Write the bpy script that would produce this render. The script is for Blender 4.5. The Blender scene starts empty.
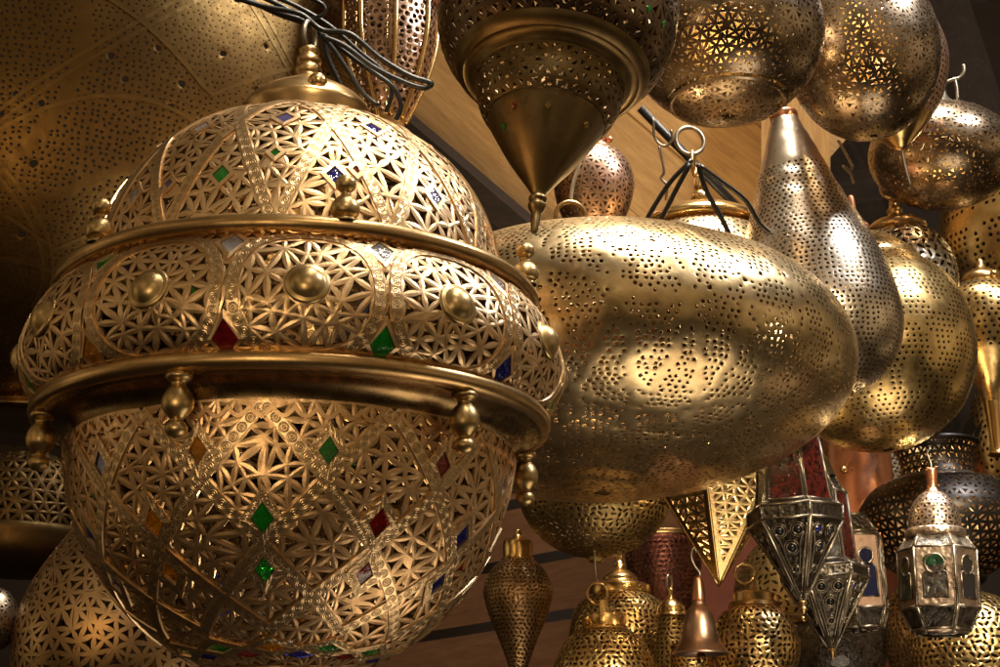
import bpy, math, random
import numpy as np
from mathutils import Vector, Matrix
from mathutils.geometry import delaunay_2d_cdt

random.seed(7)
PI = math.pi
scene = bpy.context.scene
COL = scene.collection
F = 1560.0                      # focal length in photo pixels (1000 wide)
PITCH = math.radians(17)
CAM = Vector((0, 0, 1.5))
FWD = Vector((0, math.cos(PITCH), math.sin(PITCH)))
UP = Vector((0, -math.sin(PITCH), math.cos(PITCH)))
RT = Vector((1, 0, 0))


def P(px, py, d):
    return CAM + FWD * d + RT * ((px - 500) / F * d) + UP * ((333.5 - py) / F * d)


# ------------------------------------------------------------------ materials
MATS = {}


def nt(name):
    m = bpy.data.materials.new(name)
    m.use_nodes = True
    t = m.node_tree
    b = t.nodes['Principled BSDF']
    return m, t, b


def ramp(t, fac, stops):
    n = t.nodes.new('ShaderNodeValToRGB')
    e = n.color_ramp.elements
    e[0].position, e[0].color = stops[0][0], (*stops[0][1], 1)
    e[1].position, e[1].color = stops[-1][0], (*stops[-1][1], 1)
    for p, c in stops[1:-1]:
        k = e.new(p)
        k.color = (*c, 1)
    t.links.new(fac, n.inputs[0])
    return n.outputs[0]


def noise(t, vec, scale, detail=4, rough=.6, dist=0):
    n = t.nodes.new('ShaderNodeTexNoise')
    n.inputs['Scale'].default_value = scale
    n.inputs['Detail'].default_value = detail
    n.inputs['Roughness'].default_value = rough
    n.inputs['Distortion'].default_value = dist
    t.links.new(vec, n.inputs['Vector'])
    return n.outputs['Fac']


def math_(t, op, a, b=None):
    n = t.nodes.new('ShaderNodeMath')
    n.operation = op
    for i, v in enumerate((a, b)):
        if v is None:
            continue
        if isinstance(v, (int, float)):
            n.inputs[i].default_value = v
        else:
            t.links.new(v, n.inputs[i])
    return n.outputs[0]


def mixc(t, fac, a, b):
    n = t.nodes.new('ShaderNodeMix')
    n.data_type = 'RGBA'
    for s, v in ((0, fac), (6, a), (7, b)):
        if isinstance(v, (int, float)):
            n.inputs[s].default_value = v
        elif isinstance(v, tuple):
            n.inputs[s].default_value = (*v, 1)
        else:
            t.links.new(v, n.inputs[s])
    return n.outputs[2]


def metal(name, col, dark, rough=.3, spread=.16, patina=.5, hammer=0.0, hscale=60, brushed=0.0, metallic=1.0,
          inner=(.10, .06, .03), fine=.06):
    m, t, b = nt(name)
    tc = t.nodes.new('ShaderNodeTexCoord')
    o = tc.outputs['Object']
    n1 = noise(t, o, 9, 6, .65, .6)
    n2 = noise(t, o, 45, 5, .7)
    n3 = noise(t, o, 220, 3, .6)
    f = ramp(t, n1, [(.36, (0, 0, 0)), (.66, (1, 1, 1))])
    f2 = math_(t, 'MULTIPLY', f, patina)
    c = mixc(t, f2, col, dark)
    spot = ramp(t, n2, [(.56, (0, 0, 0)), (.74, (1, 1, 1))])
    c = mixc(t, math_(t, 'MULTIPLY', spot, patina * .8), c, tuple(x * .45 for x in dark))
    geo = t.nodes.new('ShaderNodeNewGeometry')
    c = mixc(t, geo.outputs['Backfacing'], c, inner)  # back faces recoloured: interior shade painted in, golden glow on some
    t.links.new(c, b.inputs['Base Color'])
    b.inputs['Metallic'].default_value = metallic
    r = math_(t, 'ADD', math_(t, 'MULTIPLY', n2, spread * 2), rough - spread)
    r = math_(t, 'ADD', r, math_(t, 'MULTIPLY', f, patina * .12))
    t.links.new(r, b.inputs['Roughness'])
    h = math_(t, 'ADD', math_(t, 'MULTIPLY', n2, fine * 2.2), math_(t, 'MULTIPLY', n3, fine))
    if hammer:
        v = t.nodes.new('ShaderNodeTexVoronoi')
        v.feature = 'SMOOTH_F1'
        v.inputs['Scale'].default_value = hscale
        t.links.new(o, v.inputs['Vector'])
        h = math_(t, 'ADD', h, math_(t, 'MULTIPLY', v.outputs['Distance'], hammer))
    if brushed:
        mp = t.nodes.new('ShaderNodeMapping')
        mp.inputs['Scale'].default_value = (4, 4, 260)
        t.links.new(o, mp.inputs['Vector'])
        h = math_(t, 'ADD', h, math_(t, 'MULTIPLY', noise(t, mp.outputs[0], 6, 3), brushed))
    bp = t.nodes.new('ShaderNodeBump')
    bp.inputs['Strength'].default_value = .55
    bp.inputs['Distance'].default_value = .006
    t.links.new(h, bp.inputs['Height'])
    t.links.new(bp.outputs[0], b.inputs['Normal'])
    MATS[name] = m
    return m


def ribbon_mat(name, col, dark):
    m, t, b = nt(name)
    uv = t.nodes.new('ShaderNodeUVMap')
    s = t.nodes.new('ShaderNodeSeparateXYZ')
    t.links.new(uv.outputs[0], s.inputs[0])
    fx = math_(t, 'SUBTRACT', math_(t, 'FRACT', s.outputs[0]), .5)
    fy = math_(t, 'SUBTRACT', s.outputs[1], .5)
    d = math_(t, 'SQRT', math_(t, 'ADD', math_(t, 'MULTIPLY', fx, fx), math_(t, 'MULTIPLY', fy, fy)))
    g = ramp(t, d, [(.06, (.1, .1, .1)), (.12, (1, 1, 1)), (.2, (.15, .15, .15)), (.27, (.15, .15, .15)),
                    (.33, (1, 1, 1)), (.40, (.3, .3, .3)), (.46, (1, 1, 1))])
    tc = t.nodes.new('ShaderNodeTexCoord')
    n2 = noise(t, tc.outputs['Object'], 60, 4)
    c = mixc(t, g, dark, col)
    c = mixc(t, math_(t, 'MULTIPLY', n2, .5), c, dark)
    t.links.new(c, b.inputs['Base Color'])
    b.inputs['Metallic'].default_value = 1
    b.inputs['Roughness'].default_value = .34
    bp = t.nodes.new('ShaderNodeBump')
    bp.inputs['Strength'].default_value = .4
    bp.inputs['Distance'].default_value = .001
    t.links.new(g, bp.inputs['Height'])
    t.links.new(bp.outputs[0], b.inputs['Normal'])
    MATS[name] = m


def glass(name, col, trans=.6, rough=.10, blotch=1.0):
    m, t, b = nt(name)
    tc = t.nodes.new('ShaderNodeTexCoord')
    n = noise(t, tc.outputs['Object'], 55 * (1 + .35 * (blotch - 1)), 3, .7)
    n = ramp(t, n, [(.5 - .3 / blotch, (0, 0, 0)), (.5 + .3 / blotch, (1, 1, 1))])
    c = mixc(t, n, tuple(x * .22 for x in col), tuple(min(1, x * 1.5) for x in col))
    t.links.new(c, b.inputs['Base Color'])
    b.inputs['Transmission Weight'].default_value = trans
    b.inputs['Roughness'].default_value = rough
    b.inputs['Coat Weight'].default_value = .6
    bp = t.nodes.new('ShaderNodeBump')
    bp.inputs['Strength'].default_value = .4
    bp.inputs['Distance'].default_value = .003
    t.links.new(n, bp.inputs['Height'])
    t.links.new(bp.outputs[0], b.inputs['Normal'])
    MATS[name] = m


def plain(name, col, rough=.5, metallic=0, bump=.3, nscale=30, var=.35):
    m, t, b = nt(name)
    tc = t.nodes.new('ShaderNodeTexCoord')
    n = noise(t, tc.outputs['Object'], nscale, 5)
    c = mixc(t, n, tuple(x * (1 - var) for x in col), tuple(x * (1 + var) for x in col))
    t.links.new(c, b.inputs['Base Color'])
    b.inputs['Roughness'].default_value = rough
    b.inputs['Metallic'].default_value = metallic
    bp = t.nodes.new('ShaderNodeBump')
    bp.inputs['Strength'].default_value = bump
    bp.inputs['Distance'].default_value = .004
    t.links.new(n, bp.inputs['Height'])
    t.links.new(bp.outputs[0], b.inputs['Normal'])
    MATS[name] = m


def wood(name, a, bcol, scale=(1, 1, 1), rough=.5):
    m, t, b = nt(name)
    tc = t.nodes.new('ShaderNodeTexCoord')
    geo = t.nodes.new('ShaderNodeNewGeometry')
    mp = t.nodes.new('ShaderNodeMapping')
    mp.inputs['Scale'].default_value = scale
    t.links.new(tc.outputs['Object'], mp.inputs['Vector'])
    off = t.nodes.new('ShaderNodeVectorMath')
    off.operation = 'ADD'
    t.links.new(mp.outputs[0], off.inputs[0])
    cb = t.nodes.new('ShaderNodeCombineXYZ')
    t.links.new(math_(t, 'MULTIPLY', geo.outputs['Random Per Island'], 37.0), cb.inputs[1])
    t.links.new(cb.outputs[0], off.inputs[1])
    n1 = noise(t, off.outputs[0], 5, 5, .6, 1.2)
    n2 = noise(t, off.outputs[0], 26, 4, .7, .4)
    g = math_(t, 'ADD', math_(t, 'MULTIPLY', n1, .65), math_(t, 'MULTIPLY', n2, .35))
    c = ramp(t, g, [(.36, bcol), (.5, tuple((x + y) / 2 for x, y in zip(a, bcol))), (.62, a)])
    v = math_(t, 'ADD', math_(t, 'MULTIPLY', geo.outputs['Random Per Island'], .5), .7)
    hs = t.nodes.new('ShaderNodeHueSaturation')
    t.links.new(c, hs.inputs['Color'])
    t.links.new(v, hs.inputs['Value'])
    t.links.new(hs.outputs[0], b.inputs['Base Color'])
    b.inputs['Roughness'].default_value = rough
    bp = t.nodes.new('ShaderNodeBump')
    bp.inputs['Strength'].default_value = .35
    bp.inputs['Distance'].default_value = .004
    t.links.new(g, bp.inputs['Height'])
    t.links.new(bp.outputs[0], b.inputs['Normal'])
    MATS[name] = m


metal('boss_brass', (.60, .43, .20), (.28, .17, .07), rough=.34, spread=.06, patina=.5, fine=.02)
metal('olive_brass', (.22, .15, .065), (.09, .055, .025), rough=.36, patina=.7, fine=.03, inner=(.10, .06, .03))
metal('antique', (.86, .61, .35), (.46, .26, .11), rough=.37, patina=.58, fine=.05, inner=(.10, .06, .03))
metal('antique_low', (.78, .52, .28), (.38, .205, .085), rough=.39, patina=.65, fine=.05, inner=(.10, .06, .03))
metal('brass_turned', (.66, .44, .20), (.30, .17, .07), rough=.28, spread=.08, patina=.7, brushed=.025, fine=.006)
metal('brass_dark', (.34, .22, .10), (.11, .07, .03), rough=.24, patina=.6, brushed=.02, fine=.02)
metal('cut_edge', (.26, .16, .07), (.10, .05, .02), rough=.45, patina=.5)  # hole walls darker than the sheet: crevice shade put into the colour
metal('gold', (.84, .61, .27), (.50, .28, .10), rough=.27, patina=.45, hammer=.35, hscale=30, fine=.02)
metal('gold_smooth', (.84, .58, .25), (.55, .30, .12), rough=.22, spread=.08, patina=.35)
metal('saucer_brass', (.86, .67, .38), (.50, .31, .13), rough=.27, spread=.10, patina=.6, hammer=.9, hscale=18, fine=.02)
metal('pale_brass', (.84, .66, .40), (.46, .28, .13), rough=.27, spread=.10, patina=.5, hammer=.6, hscale=20, fine=.02)
metal('tear_silver', (.76, .66, .52), (.46, .28, .19), rough=.27, spread=.06, patina=.36, hammer=.3, hscale=24, fine=.015)
metal('silver_brass', (.80, .75, .66), (.48, .28, .18), rough=.25, spread=.08, patina=.34, hammer=.35, hscale=26, fine=.02)
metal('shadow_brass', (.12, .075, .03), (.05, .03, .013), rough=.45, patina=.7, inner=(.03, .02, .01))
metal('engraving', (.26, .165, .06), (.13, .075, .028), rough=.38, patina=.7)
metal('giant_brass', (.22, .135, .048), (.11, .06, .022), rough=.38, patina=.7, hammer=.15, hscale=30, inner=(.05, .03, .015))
metal('old_brass', (.50, .36, .15), (.24, .15, .06), rough=.36, patina=.6, hammer=.15, hscale=40, inner=(.10, .06, .03))
metal('aged', (.46, .30, .15), (.20, .11, .05), rough=.34, patina=.6, inner=(.22, .14, .06))
metal('smoky', (.46, .36, .25), (.17, .095, .065), rough=.25, patina=.6, inner=(.42, .28, .11), hammer=.25, hscale=30, fine=.03)
metal('smoky_dark', (.22, .15, .09), (.09, .05, .035), rough=.30, patina=.6, inner=(.10, .06, .03))
metal('copper', (.72, .34, .20), (.40, .14, .08), rough=.3, patina=.4)
metal('rose', (.66, .44, .32), (.34, .17, .11), rough=.32, patina=.5, inner=(.2, .12, .08))
metal('black_iron', (.075, .066, .06), (.03, .024, .02), rough=.38, patina=.5, inner=(.3, .2, .1))
metal('pewter', (.42, .35, .27), (.13, .10, .07), rough=.36, patina=.65)
metal('steel_rod', (.30, .25, .19), (.12, .09, .06), rough=.35, patina=.4)
ribbon_mat('ribbon', (.82, .60, .35), (.46, .29, .14))
ribbon_mat('bead_trim', (.55, .46, .36), (.10, .075, .05))
glass('glass_blue', (.015, .02, .32))
glass('glass_violet', (.10, .09, .22), .3)
glass('glass_red', (.30, .008, .008))
glass('glass_green', (.015, .33, .03))
glass('glass_amber', (.60, .24, .01))
glass('glass_grey', (.32, .31, .34), .3)
glass('glass_wine', (.22, .014, .011), .8, .06, blotch=3.2)
glass('glass_smoke', (.10, .075, .06), .75, .10, blotch=2.5)
metal('aged_silver', (.62, .48, .37), (.22, .13, .09), rough=.36, patina=.8, fine=.08, hammer=.5, hscale=130)
glass('glass_forest', (.015, .085, .028), .6, .1, blotch=2)
glass('glass_navy', (.008, .012, .06), .4)
glass('glass_frost', (.30, .25, .20), .5, .25, blotch=2)
plain('rubber', (.008, .0075, .0075), .42, 0, .15, 60)
plain('cord_white', (.55, .47, .36), .6, 0, .2, 60)
plain('clay', (.26, .07, .03), .8, 0, .6, 14)
metal('rosewood', (.16, .06, .05), (.06, .025, .02), rough=.32, patina=.6)
plain('maroon', (.10, .035, .03), .3, .5, .3, 30, .6)
plain('dark_plaster', (.035, .022, .014), .85, 0, .8, 9)
wood('plywood', (.62, .36, .13), (.42, .22, .07), (1, 9, 9))
wood('slat_wood', (.30, .15, .075), (.20, .095, .045), (1.5, 9, 9), .6)
wood('dark_timber', (.04, .022, .012), (.014, .009, .006), (1, 8, 8), .65)


# ------------------------------------------------------------------ mesh helpers
def link_mesh(name, verts, faces, mats, midx=None, smooth=True, parent=None, uvs=None, sharp=None):
    me = bpy.data.meshes.new(name)
    me.from_pydata([tuple(map(float, v)) for v in verts], [], faces)
    for m in (mats if isinstance(mats, (list, tuple)) else [mats]):
        me.materials.append(MATS[m])
    if midx is not None:
        me.polygons.foreach_set('material_index', np.asarray(midx, dtype=np.int32))
    if isinstance(smooth, bool):
        me.polygons.foreach_set('use_smooth', np.full(len(faces), smooth))
    else:
        me.polygons.foreach_set('use_smooth', np.asarray(smooth, dtype=bool))
    if uvs is not None:
        l = me.uv_layers.new(name='UVMap')
        l.data.foreach_set('uv', np.asarray(uvs, dtype=np.float32).ravel())
    me.update()
    if sharp:
        me.set_sharp_from_angle(angle=math.radians(sharp))
    o = bpy.data.objects.new(name, me)
    COL.objects.link(o)
    if parent:
        o.parent = parent
    return o


def tag(o, label, cat, group=None):
    o['label'] = label
    o['category'] = cat
    if group:
        o['group'] = group
    return o


def lathe_data(prof, n=72, u=1.0, phase=0.0):
    verts, faces = [], []
    rings = []
    for r, z in prof:
        if r < 1e-4:
            rings.append([len(verts)])
            verts.append((0, 0, z * u))
        else:
            k = len(verts)
            rings.append(list(range(k, k + n)))
            for i in range(n):
                a = 2 * PI * i / n + phase
                verts.append((r * u * math.sin(a), -r * u * math.cos(a), z * u))
    for A, B in zip(rings, rings[1:]):      # profile runs top -> bottom
        for i in range(n):
            j = (i + 1) % n
            if len(A) == 1 and len(B) == 1:
                continue
            if len(A) == 1:
                faces.append((A[0], B[i], B[j]))
            elif len(B) == 1:
                faces.append((A[i], B[0], A[j]))
            else:
                faces.append((A[i], B[i], B[j], A[j]))
    return verts, faces


def crom(pts, sub=6):
    p = [np.array(q, float) for q in pts]
    p = [2 * p[0] - p[1]] + p + [2 * p[-1] - p[-2]]
    out = []
    for i in range(1, len(p) - 2):
        for k in range(sub):
            t = k / sub
            a, b, c, d = p[i - 1:i + 3]
            out.append(.5 * (2 * b + (c - a) * t + (2 * a - 5 * b + 4 * c - d) * t * t + (3 * b - a - 3 * c + d) * t ** 3))
    out.append(p[-2])
    return out


def tube_data(pts, rad, n=8, closed=False):
    pts = [Vector(p) for p in pts]
    N = len(pts)
    verts, faces = [], []
    prev = None
    for i, p in enumerate(pts):
        if closed:
            t = (pts[(i + 1) % N] - pts[i - 1]).normalized()
        else:
            t = (pts[min(i + 1, N - 1)] - pts[max(i - 1, 0)]).normalized()
        if prev is None:
            a = Vector((0, 0, 1)) if abs(t.z) < .9 else Vector((1, 0, 0))
            nrm = (a - t * a.dot(t)).normalized()
        else:
            nrm = (prev - t * prev.dot(t)).normalized()
        prev = nrm
        bi = t.cross(nrm)
        rr = rad[i] if isinstance(rad, (list, tuple)) else rad
        for k in range(n):
            a = 2 * PI * k / n
            verts.append(p + (nrm * math.cos(a) + bi * math.sin(a)) * rr)
    for i in range(N if closed else N - 1):
        j = (i + 1) % N
        for k in range(n):
            l = (k + 1) % n
            faces.append((i * n + k, i * n + l, j * n + l, j * n + k))
    if not closed:
        faces.append(tuple(range(n))[::-1])
        faces.append(tuple((N - 1) * n + k for k in range(n)))
    return verts, faces


def merge(*parts):
    V, Fs = [], []
    for v, f in parts:
        k = len(V)
        V += [tuple(q) for q in v]
        Fs += [tuple(i + k for i in g) for g in f]
    return V, Fs


def box_data(c, s):
    x, y, z = c
    a, b, d = s[0] / 2, s[1] / 2, s[2] / 2
    v = [(x + i * a, y + j * b, z + k * d) for i in (-1, 1) for j in (-1, 1) for k in (-1, 1)]
    f = [(0, 1, 3, 2), (4, 6, 7, 5), (0, 4, 5, 1), (2, 3, 7, 6), (0, 2, 6, 4), (1, 5, 7, 3)]
    return v, f


# ------------------------------------------------------------------ surfaces of revolution in a conformal (theta, Y) plane
class Surf:
    def __init__(self, prof, u, smooth=True, dent=0.0, seed=0):
        pts = np.array(crom(prof, 10) if smooth else prof, float)[::-1]
        seg = np.hypot(*np.diff(pts, axis=0).T)
        keep = np.r_[True, seg > 1e-6]
        pts = pts[keep]
        s0 = np.r_[0, np.cumsum(np.hypot(*np.diff(pts, axis=0).T))]
        self.s = np.linspace(0, s0[-1], 500)
        self.r = np.maximum(np.interp(self.s, s0, pts[:, 0]), .3)
        self.z = np.interp(self.s, s0, pts[:, 1])
        ir = 1 / self.r
        self.Y = np.r_[0, np.cumsum((ir[1:] + ir[:-1]) / 2 * np.diff(self.s))]
        dr, dz = np.gradient(self.r, self.s), np.gradient(self.z, self.s)
        L = np.hypot(dr, dz)
        self.nr, self.nz = dz / L, -dr / L
        self.u, self.dent = u, dent
        rng = np.random.RandomState(seed)
        self.w = [(rng.randint(1, 9), rng.uniform(1, 9), rng.uniform(0, 6.28), rng.uniform(.4, 1)) for _ in range(9)]

    periodic = True

    def rad(self, Y):
        return np.interp(Y, self.Y, self.r)

    def Yof(self, s):
        return np.interp(s, self.s, self.Y)

    def Yz(self, z):        # Y at the first sample (from the bottom) that reaches height z
        i = int(np.argmax(self.z >= z))
        return self.Y[i]

    def ev(self, th, Y, off=0):
        th, Y = np.asarray(th, float), np.asarray(Y, float)
        r, z = np.interp(Y, self.Y, self.r), np.interp(Y, self.Y, self.z)
        nr, nz = np.interp(Y, self.Y, self.nr), np.interp(Y, self.Y, self.nz)
        if self.dent:
            d = sum(a * np.sin(k * th + p + q * Y * .6) * np.cos(q * Y + p * 2) for k, q, p, a in self.w)
            off = off + d * self.dent / 3
        R, Z = r + nr * off, z + nz * off
        return np.stack([R * np.sin(th), -R * np.cos(th), Z], -1) * self.u

    def rows(self, d, jit, th0=-PI, th1=PI, seed=1):
        rng = np.random.RandomState(seed)
        S = self.s[-1]
        m = max(2, int(round(S / (d * .866))))
        pts = []
        full = th1 - th0 > 2 * PI - 1e-3
        for i in range(m + 1):
            s = S * i / m
            r = np.interp(s, self.s, self.r)
            n = max(5, int(round((th1 - th0) * r / d)))
            edge = i in (0, m)
            for k in range(n + (0 if full else 1)):
                t = th0 + (th1 - th0) * (k + .5 * (i % 2)) / n
                js = 0 if edge else rng.uniform(-jit, jit) * d
                jt = rng.uniform(-jit, jit) * d / r * (0 if edge else 1)
                pts.append((t + jt, self.Yof(min(max(s + js, 0), S))))
        return np.array(pts), full


class Plane:
    periodic = False

    def __init__(self, O, ex, ey, u):
        self.O, self.ex = np.array(O, float), np.array(ex, float)
        self.ex = self.ex / np.linalg.norm(self.ex)
        ey = np.array(ey, float)
        ey = ey - self.ex * ey.dot(self.ex)
        self.ey = ey / np.linalg.norm(ey)
        self.n = np.cross(self.ex, self.ey)
        self.u = u

    def rad(self, Y):
        return np.ones_like(np.asarray(Y, float))

    def ev(self, x, y, off=0):
        x, y = np.asarray(x, float)[..., None], np.asarray(y, float)[..., None]
        o = np.asarray(off, float)
        o = o[..., None] if o.ndim else o
        return (self.O + x * self.ex + y * self.ey + o * self.n) * self.u


def triangulate(pts, full):
    pts = np.asarray(pts)
    if full:
        m = .9
        a = pts[pts[:, 0] < -PI + m] + [2 * PI, 0]
        b = pts[pts[:, 0] > PI - m] - [2 * PI, 0]
        pts = np.vstack([pts, a, b])
    v, e, f, *_ = delaunay_2d_cdt([Vector(p) for p in pts.tolist()], [], [], 0, 1e-7)
    v = np.array([tuple(q) for q in v])
    tri = np.array([t for t in f if len(t) == 3], dtype=int)
    A, B, C = v[tri[:, 0]], v[tri[:, 1]], v[tri[:, 2]]
    ar = (B[:, 0] - A[:, 0]) * (C[:, 1] - A[:, 1]) - (B[:, 1] - A[:, 1]) * (C[:, 0] - A[:, 0])
    tri[ar < 0] = tri[ar < 0][:, ::-1]
    tri = tri[np.abs(ar) > 1e-9]
    if full:
        c = v[tri].mean(1)
        tri = tri[(c[:, 0] >= -PI) & (c[:, 0] < PI)]
    return v, tri


class Acc:
    """collects (x, Y, off) points and faces, evaluates them in one go"""
    def __init__(self):
        self.p, self.f, self.m, self.sm = [], [], [], []

    def v(self, x, y, o=0):
        self.p.append((x, y, o))
        return len(self.p) - 1

    def face(self, idx, m=0, s=True):
        self.f.append(tuple(idx))
        self.m.append(m)
        self.sm.append(s)

    def build(self, name, surf, mats, parent, sheet=False):
        a = np.array(self.p)
        V = surf.ev(a[:, 0], a[:, 1], a[:, 2])
        o = link_mesh(name, V, self.f, mats, self.m, self.sm, parent)
        if sheet and surf.periodic:
            nr, nz = np.interp(a[:, 1], surf.Y, surf.nr), np.interp(a[:, 1], surf.Y, surf.nz)
            N = np.stack([nr * np.sin(a[:, 0]), -nr * np.cos(a[:, 0]), nz], -1)
            L = []
            for f, sm in zip(self.f, self.sm):
                L += [tuple(N[i]) if sm else (0, 0, 0) for i in f]
            o.data.normals_split_custom_set(L)
        return o


def fret(surf, name, mats, parent, d=24, w=6.5, wn=3.0, t=3, ridge=1.6, jit=.16, ribbons=(), gems=(), discs=(),
         th=(-PI, PI), seed=1, minhole=1.2, pts=None, keep=None, m=3, fillp=0.0, full=None, sheet=None, drop=0.0):
    """pierced triangle fretwork: petal shaped struts on a triangulation, holes between them"""
    rng = random.Random(seed)
    if pts is None:
        pts, full = surf.rows(d, jit, th[0], th[1], seed)
    if drop:
        ed = (pts[:, 1] <= surf.Y[0] + 1e-6) | (pts[:, 1] >= surf.Y[-1] - 1e-6)
        pts = pts[ed | (np.random.RandomState(seed).rand(len(pts)) > drop)]
    rib = []
    for line, hw in ribbons:
        L = np.array(line)
        rib.append((L, hw))

    def dist(q, L, r):
        dx = q[:, None, 0] - L[None, :, 0]
        if surf.periodic:
            dx = (dx + PI) % (2 * PI) - PI
        return np.hypot(dx, q[:, None, 1] - L[None, :, 1]).min(1) * r

    def inside_gem(q, g, grow=0.0):
        r = surf.rad(q[:, 1])
        dx = q[:, 0] - g[0]
        if surf.periodic:
            dx = (dx + PI) % (2 * PI) - PI
        return np.abs(dx) * r / (g[2] + grow) + np.abs(q[:, 1] - g[1]) * r / (g[3] + grow) < 1

    r = surf.rad(pts[:, 1])
    ok = np.ones(len(pts), bool)
    for L, hw in rib:
        ok &= dist(pts, L, r) > hw + d * .42
    for g in gems:
        ok &= ~inside_gem(pts, g, d * .5)
    for (x, y, R) in discs:
        ok &= dist(pts, np.array([[x, y]]), r) > R + d * .45
    pts = pts[ok]
    extra = []
    for L, hw in rib:
        acc = 1e9
        for i in range(len(L)):
            j = min(i, len(L) - 2)
            tt = L[j + 1] - L[j]
            rr = float(surf.rad(L[i][1]))
            nn = np.array([-tt[1], tt[0]]) / (np.hypot(*tt) + 1e-12)
            if i:
                acc += np.hypot(*(L[i] - L[i - 1])) * rr
            if acc > d * .78:
                acc = 0
                for s in (-1, 1):
                    extra.append(L[i] + nn * s * hw * .9 / rr)
    for (gx, gy, a, b) in gems:
        rr = float(surf.rad(gy))
        for k in range(4):
            p0 = [(a, 0), (0, b), (-a, 0), (0, -b)][k]
            p1 = [(a, 0), (0, b), (-a, 0), (0, -b)][(k + 1) % 4]
            for q in (0, .5):
                extra.append(np.array([gx + (p0[0] * (1 - q) + p1[0] * q) / rr, gy + (p0[1] * (1 - q) + p1[1] * q) / rr]))
    for (x, y, R) in discs:
        rr = float(surf.rad(y))
        n = max(7, int(2 * PI * R / (d * .7)))
        for k in range(n):
            extra.append(np.array([x + R * math.cos(2 * PI * k / n) / rr, y + R * math.sin(2 * PI * k / n) / rr]))
    if extra:
        ex = np.array(extra)
        if surf.periodic:
            ex = ex[(ex[:, 1] > surf.Y[0]) & (ex[:, 1] < surf.Y[-1])]
            ex[:, 0] = (ex[:, 0] + PI) % (2 * PI) - PI
        pts = np.vstack([pts, ex])
    v, tri = triangulate(pts, full)
    c = v[tri].mean(1)
    rc = surf.rad(c[:, 1])
    ok = np.ones(len(tri), bool)
    for L, hw in rib:
        ok &= dist(c, L, rc) > hw * .8
    for g in gems:
        ok &= ~inside_gem(c, g, -1.0)
    for (x, y, R) in discs:
        ok &= dist(c, np.array([[x, y]]), rc) > R * .9
    if keep is not None:
        ok &= keep(c)
    A = Acc()
    for ti in np.nonzero(ok)[0]:
        k = rc[ti]
        p = v[tri[ti]] * k
        e = [p[(i + 1) % 3] - p[i] for i in range(3)]
        ln = [math.hypot(*q) for q in e]
        per = sum(ln)
        area = abs(e[0][0] * e[1][1] - e[0][1] * e[1][0]) / 2
        inr = 2 * area / per
        wl = min(w, inr * 1.15) * rng.uniform(.85, 1.12)
        if inr < minhole + wn * .5 or rng.random() < fillp:
            i0 = [A.v(*(q / k), 0) for q in p]
            A.face(i0)
            continue
        nrm = [np.array([-e[i][1], e[i][0]]) / ln[i] for i in range(3)]
        cor = []
        for i in range(3):
            # corner of the hole: inset by wn/2 from both edges
            n0, n1 = nrm[i - 1], nrm[i]
            dd = 1 + n0.dot(n1)
            off = (n0 + n1) / max(dd, .25) * wn * .5
            mx = .8 * inr * 1.6
            l = math.hypot(*off)
            if l > mx:
                off = off * mx / l
            cor.append(p[i] + off)
        inner, outer, oh = [], [], []
        for i in range(3):
            j = (i + 1) % 3
            mid = (p[i] + p[j]) / 2 + nrm[i] * wl * .5
            ctl = 2 * mid - (cor[i] + cor[j]) / 2
            for q in range(m):
                s = q / m
                inner.append((1 - s) ** 2 * cor[i] + 2 * s * (1 - s) * ctl + s * s * cor[j])
                outer.append(p[i] * (1 - s) + p[j] * s)
                oh.append(ridge * (.1 if q == 0 else 1))
        n = len(inner)
        io = [A.v(*(q / k), h) for q, h in zip(outer, oh)]
        ii = [A.v(*(q / k), 0) for q in inner]
        wi = [A.v(*(q / k), 0) for q in inner]
        wo = [A.v(*(q / k), -t) for q in inner]
        for a in range(n):
            b = (a + 1) % n
            A.face((io[a], io[b], ii[b], ii[a]), 0, True)
            A.face((wi[a], wi[b], wo[b], wo[a]), 1, False)
    return A.build(name, surf, mats, parent, ridge < .7 if sheet is None else sheet)


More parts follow.
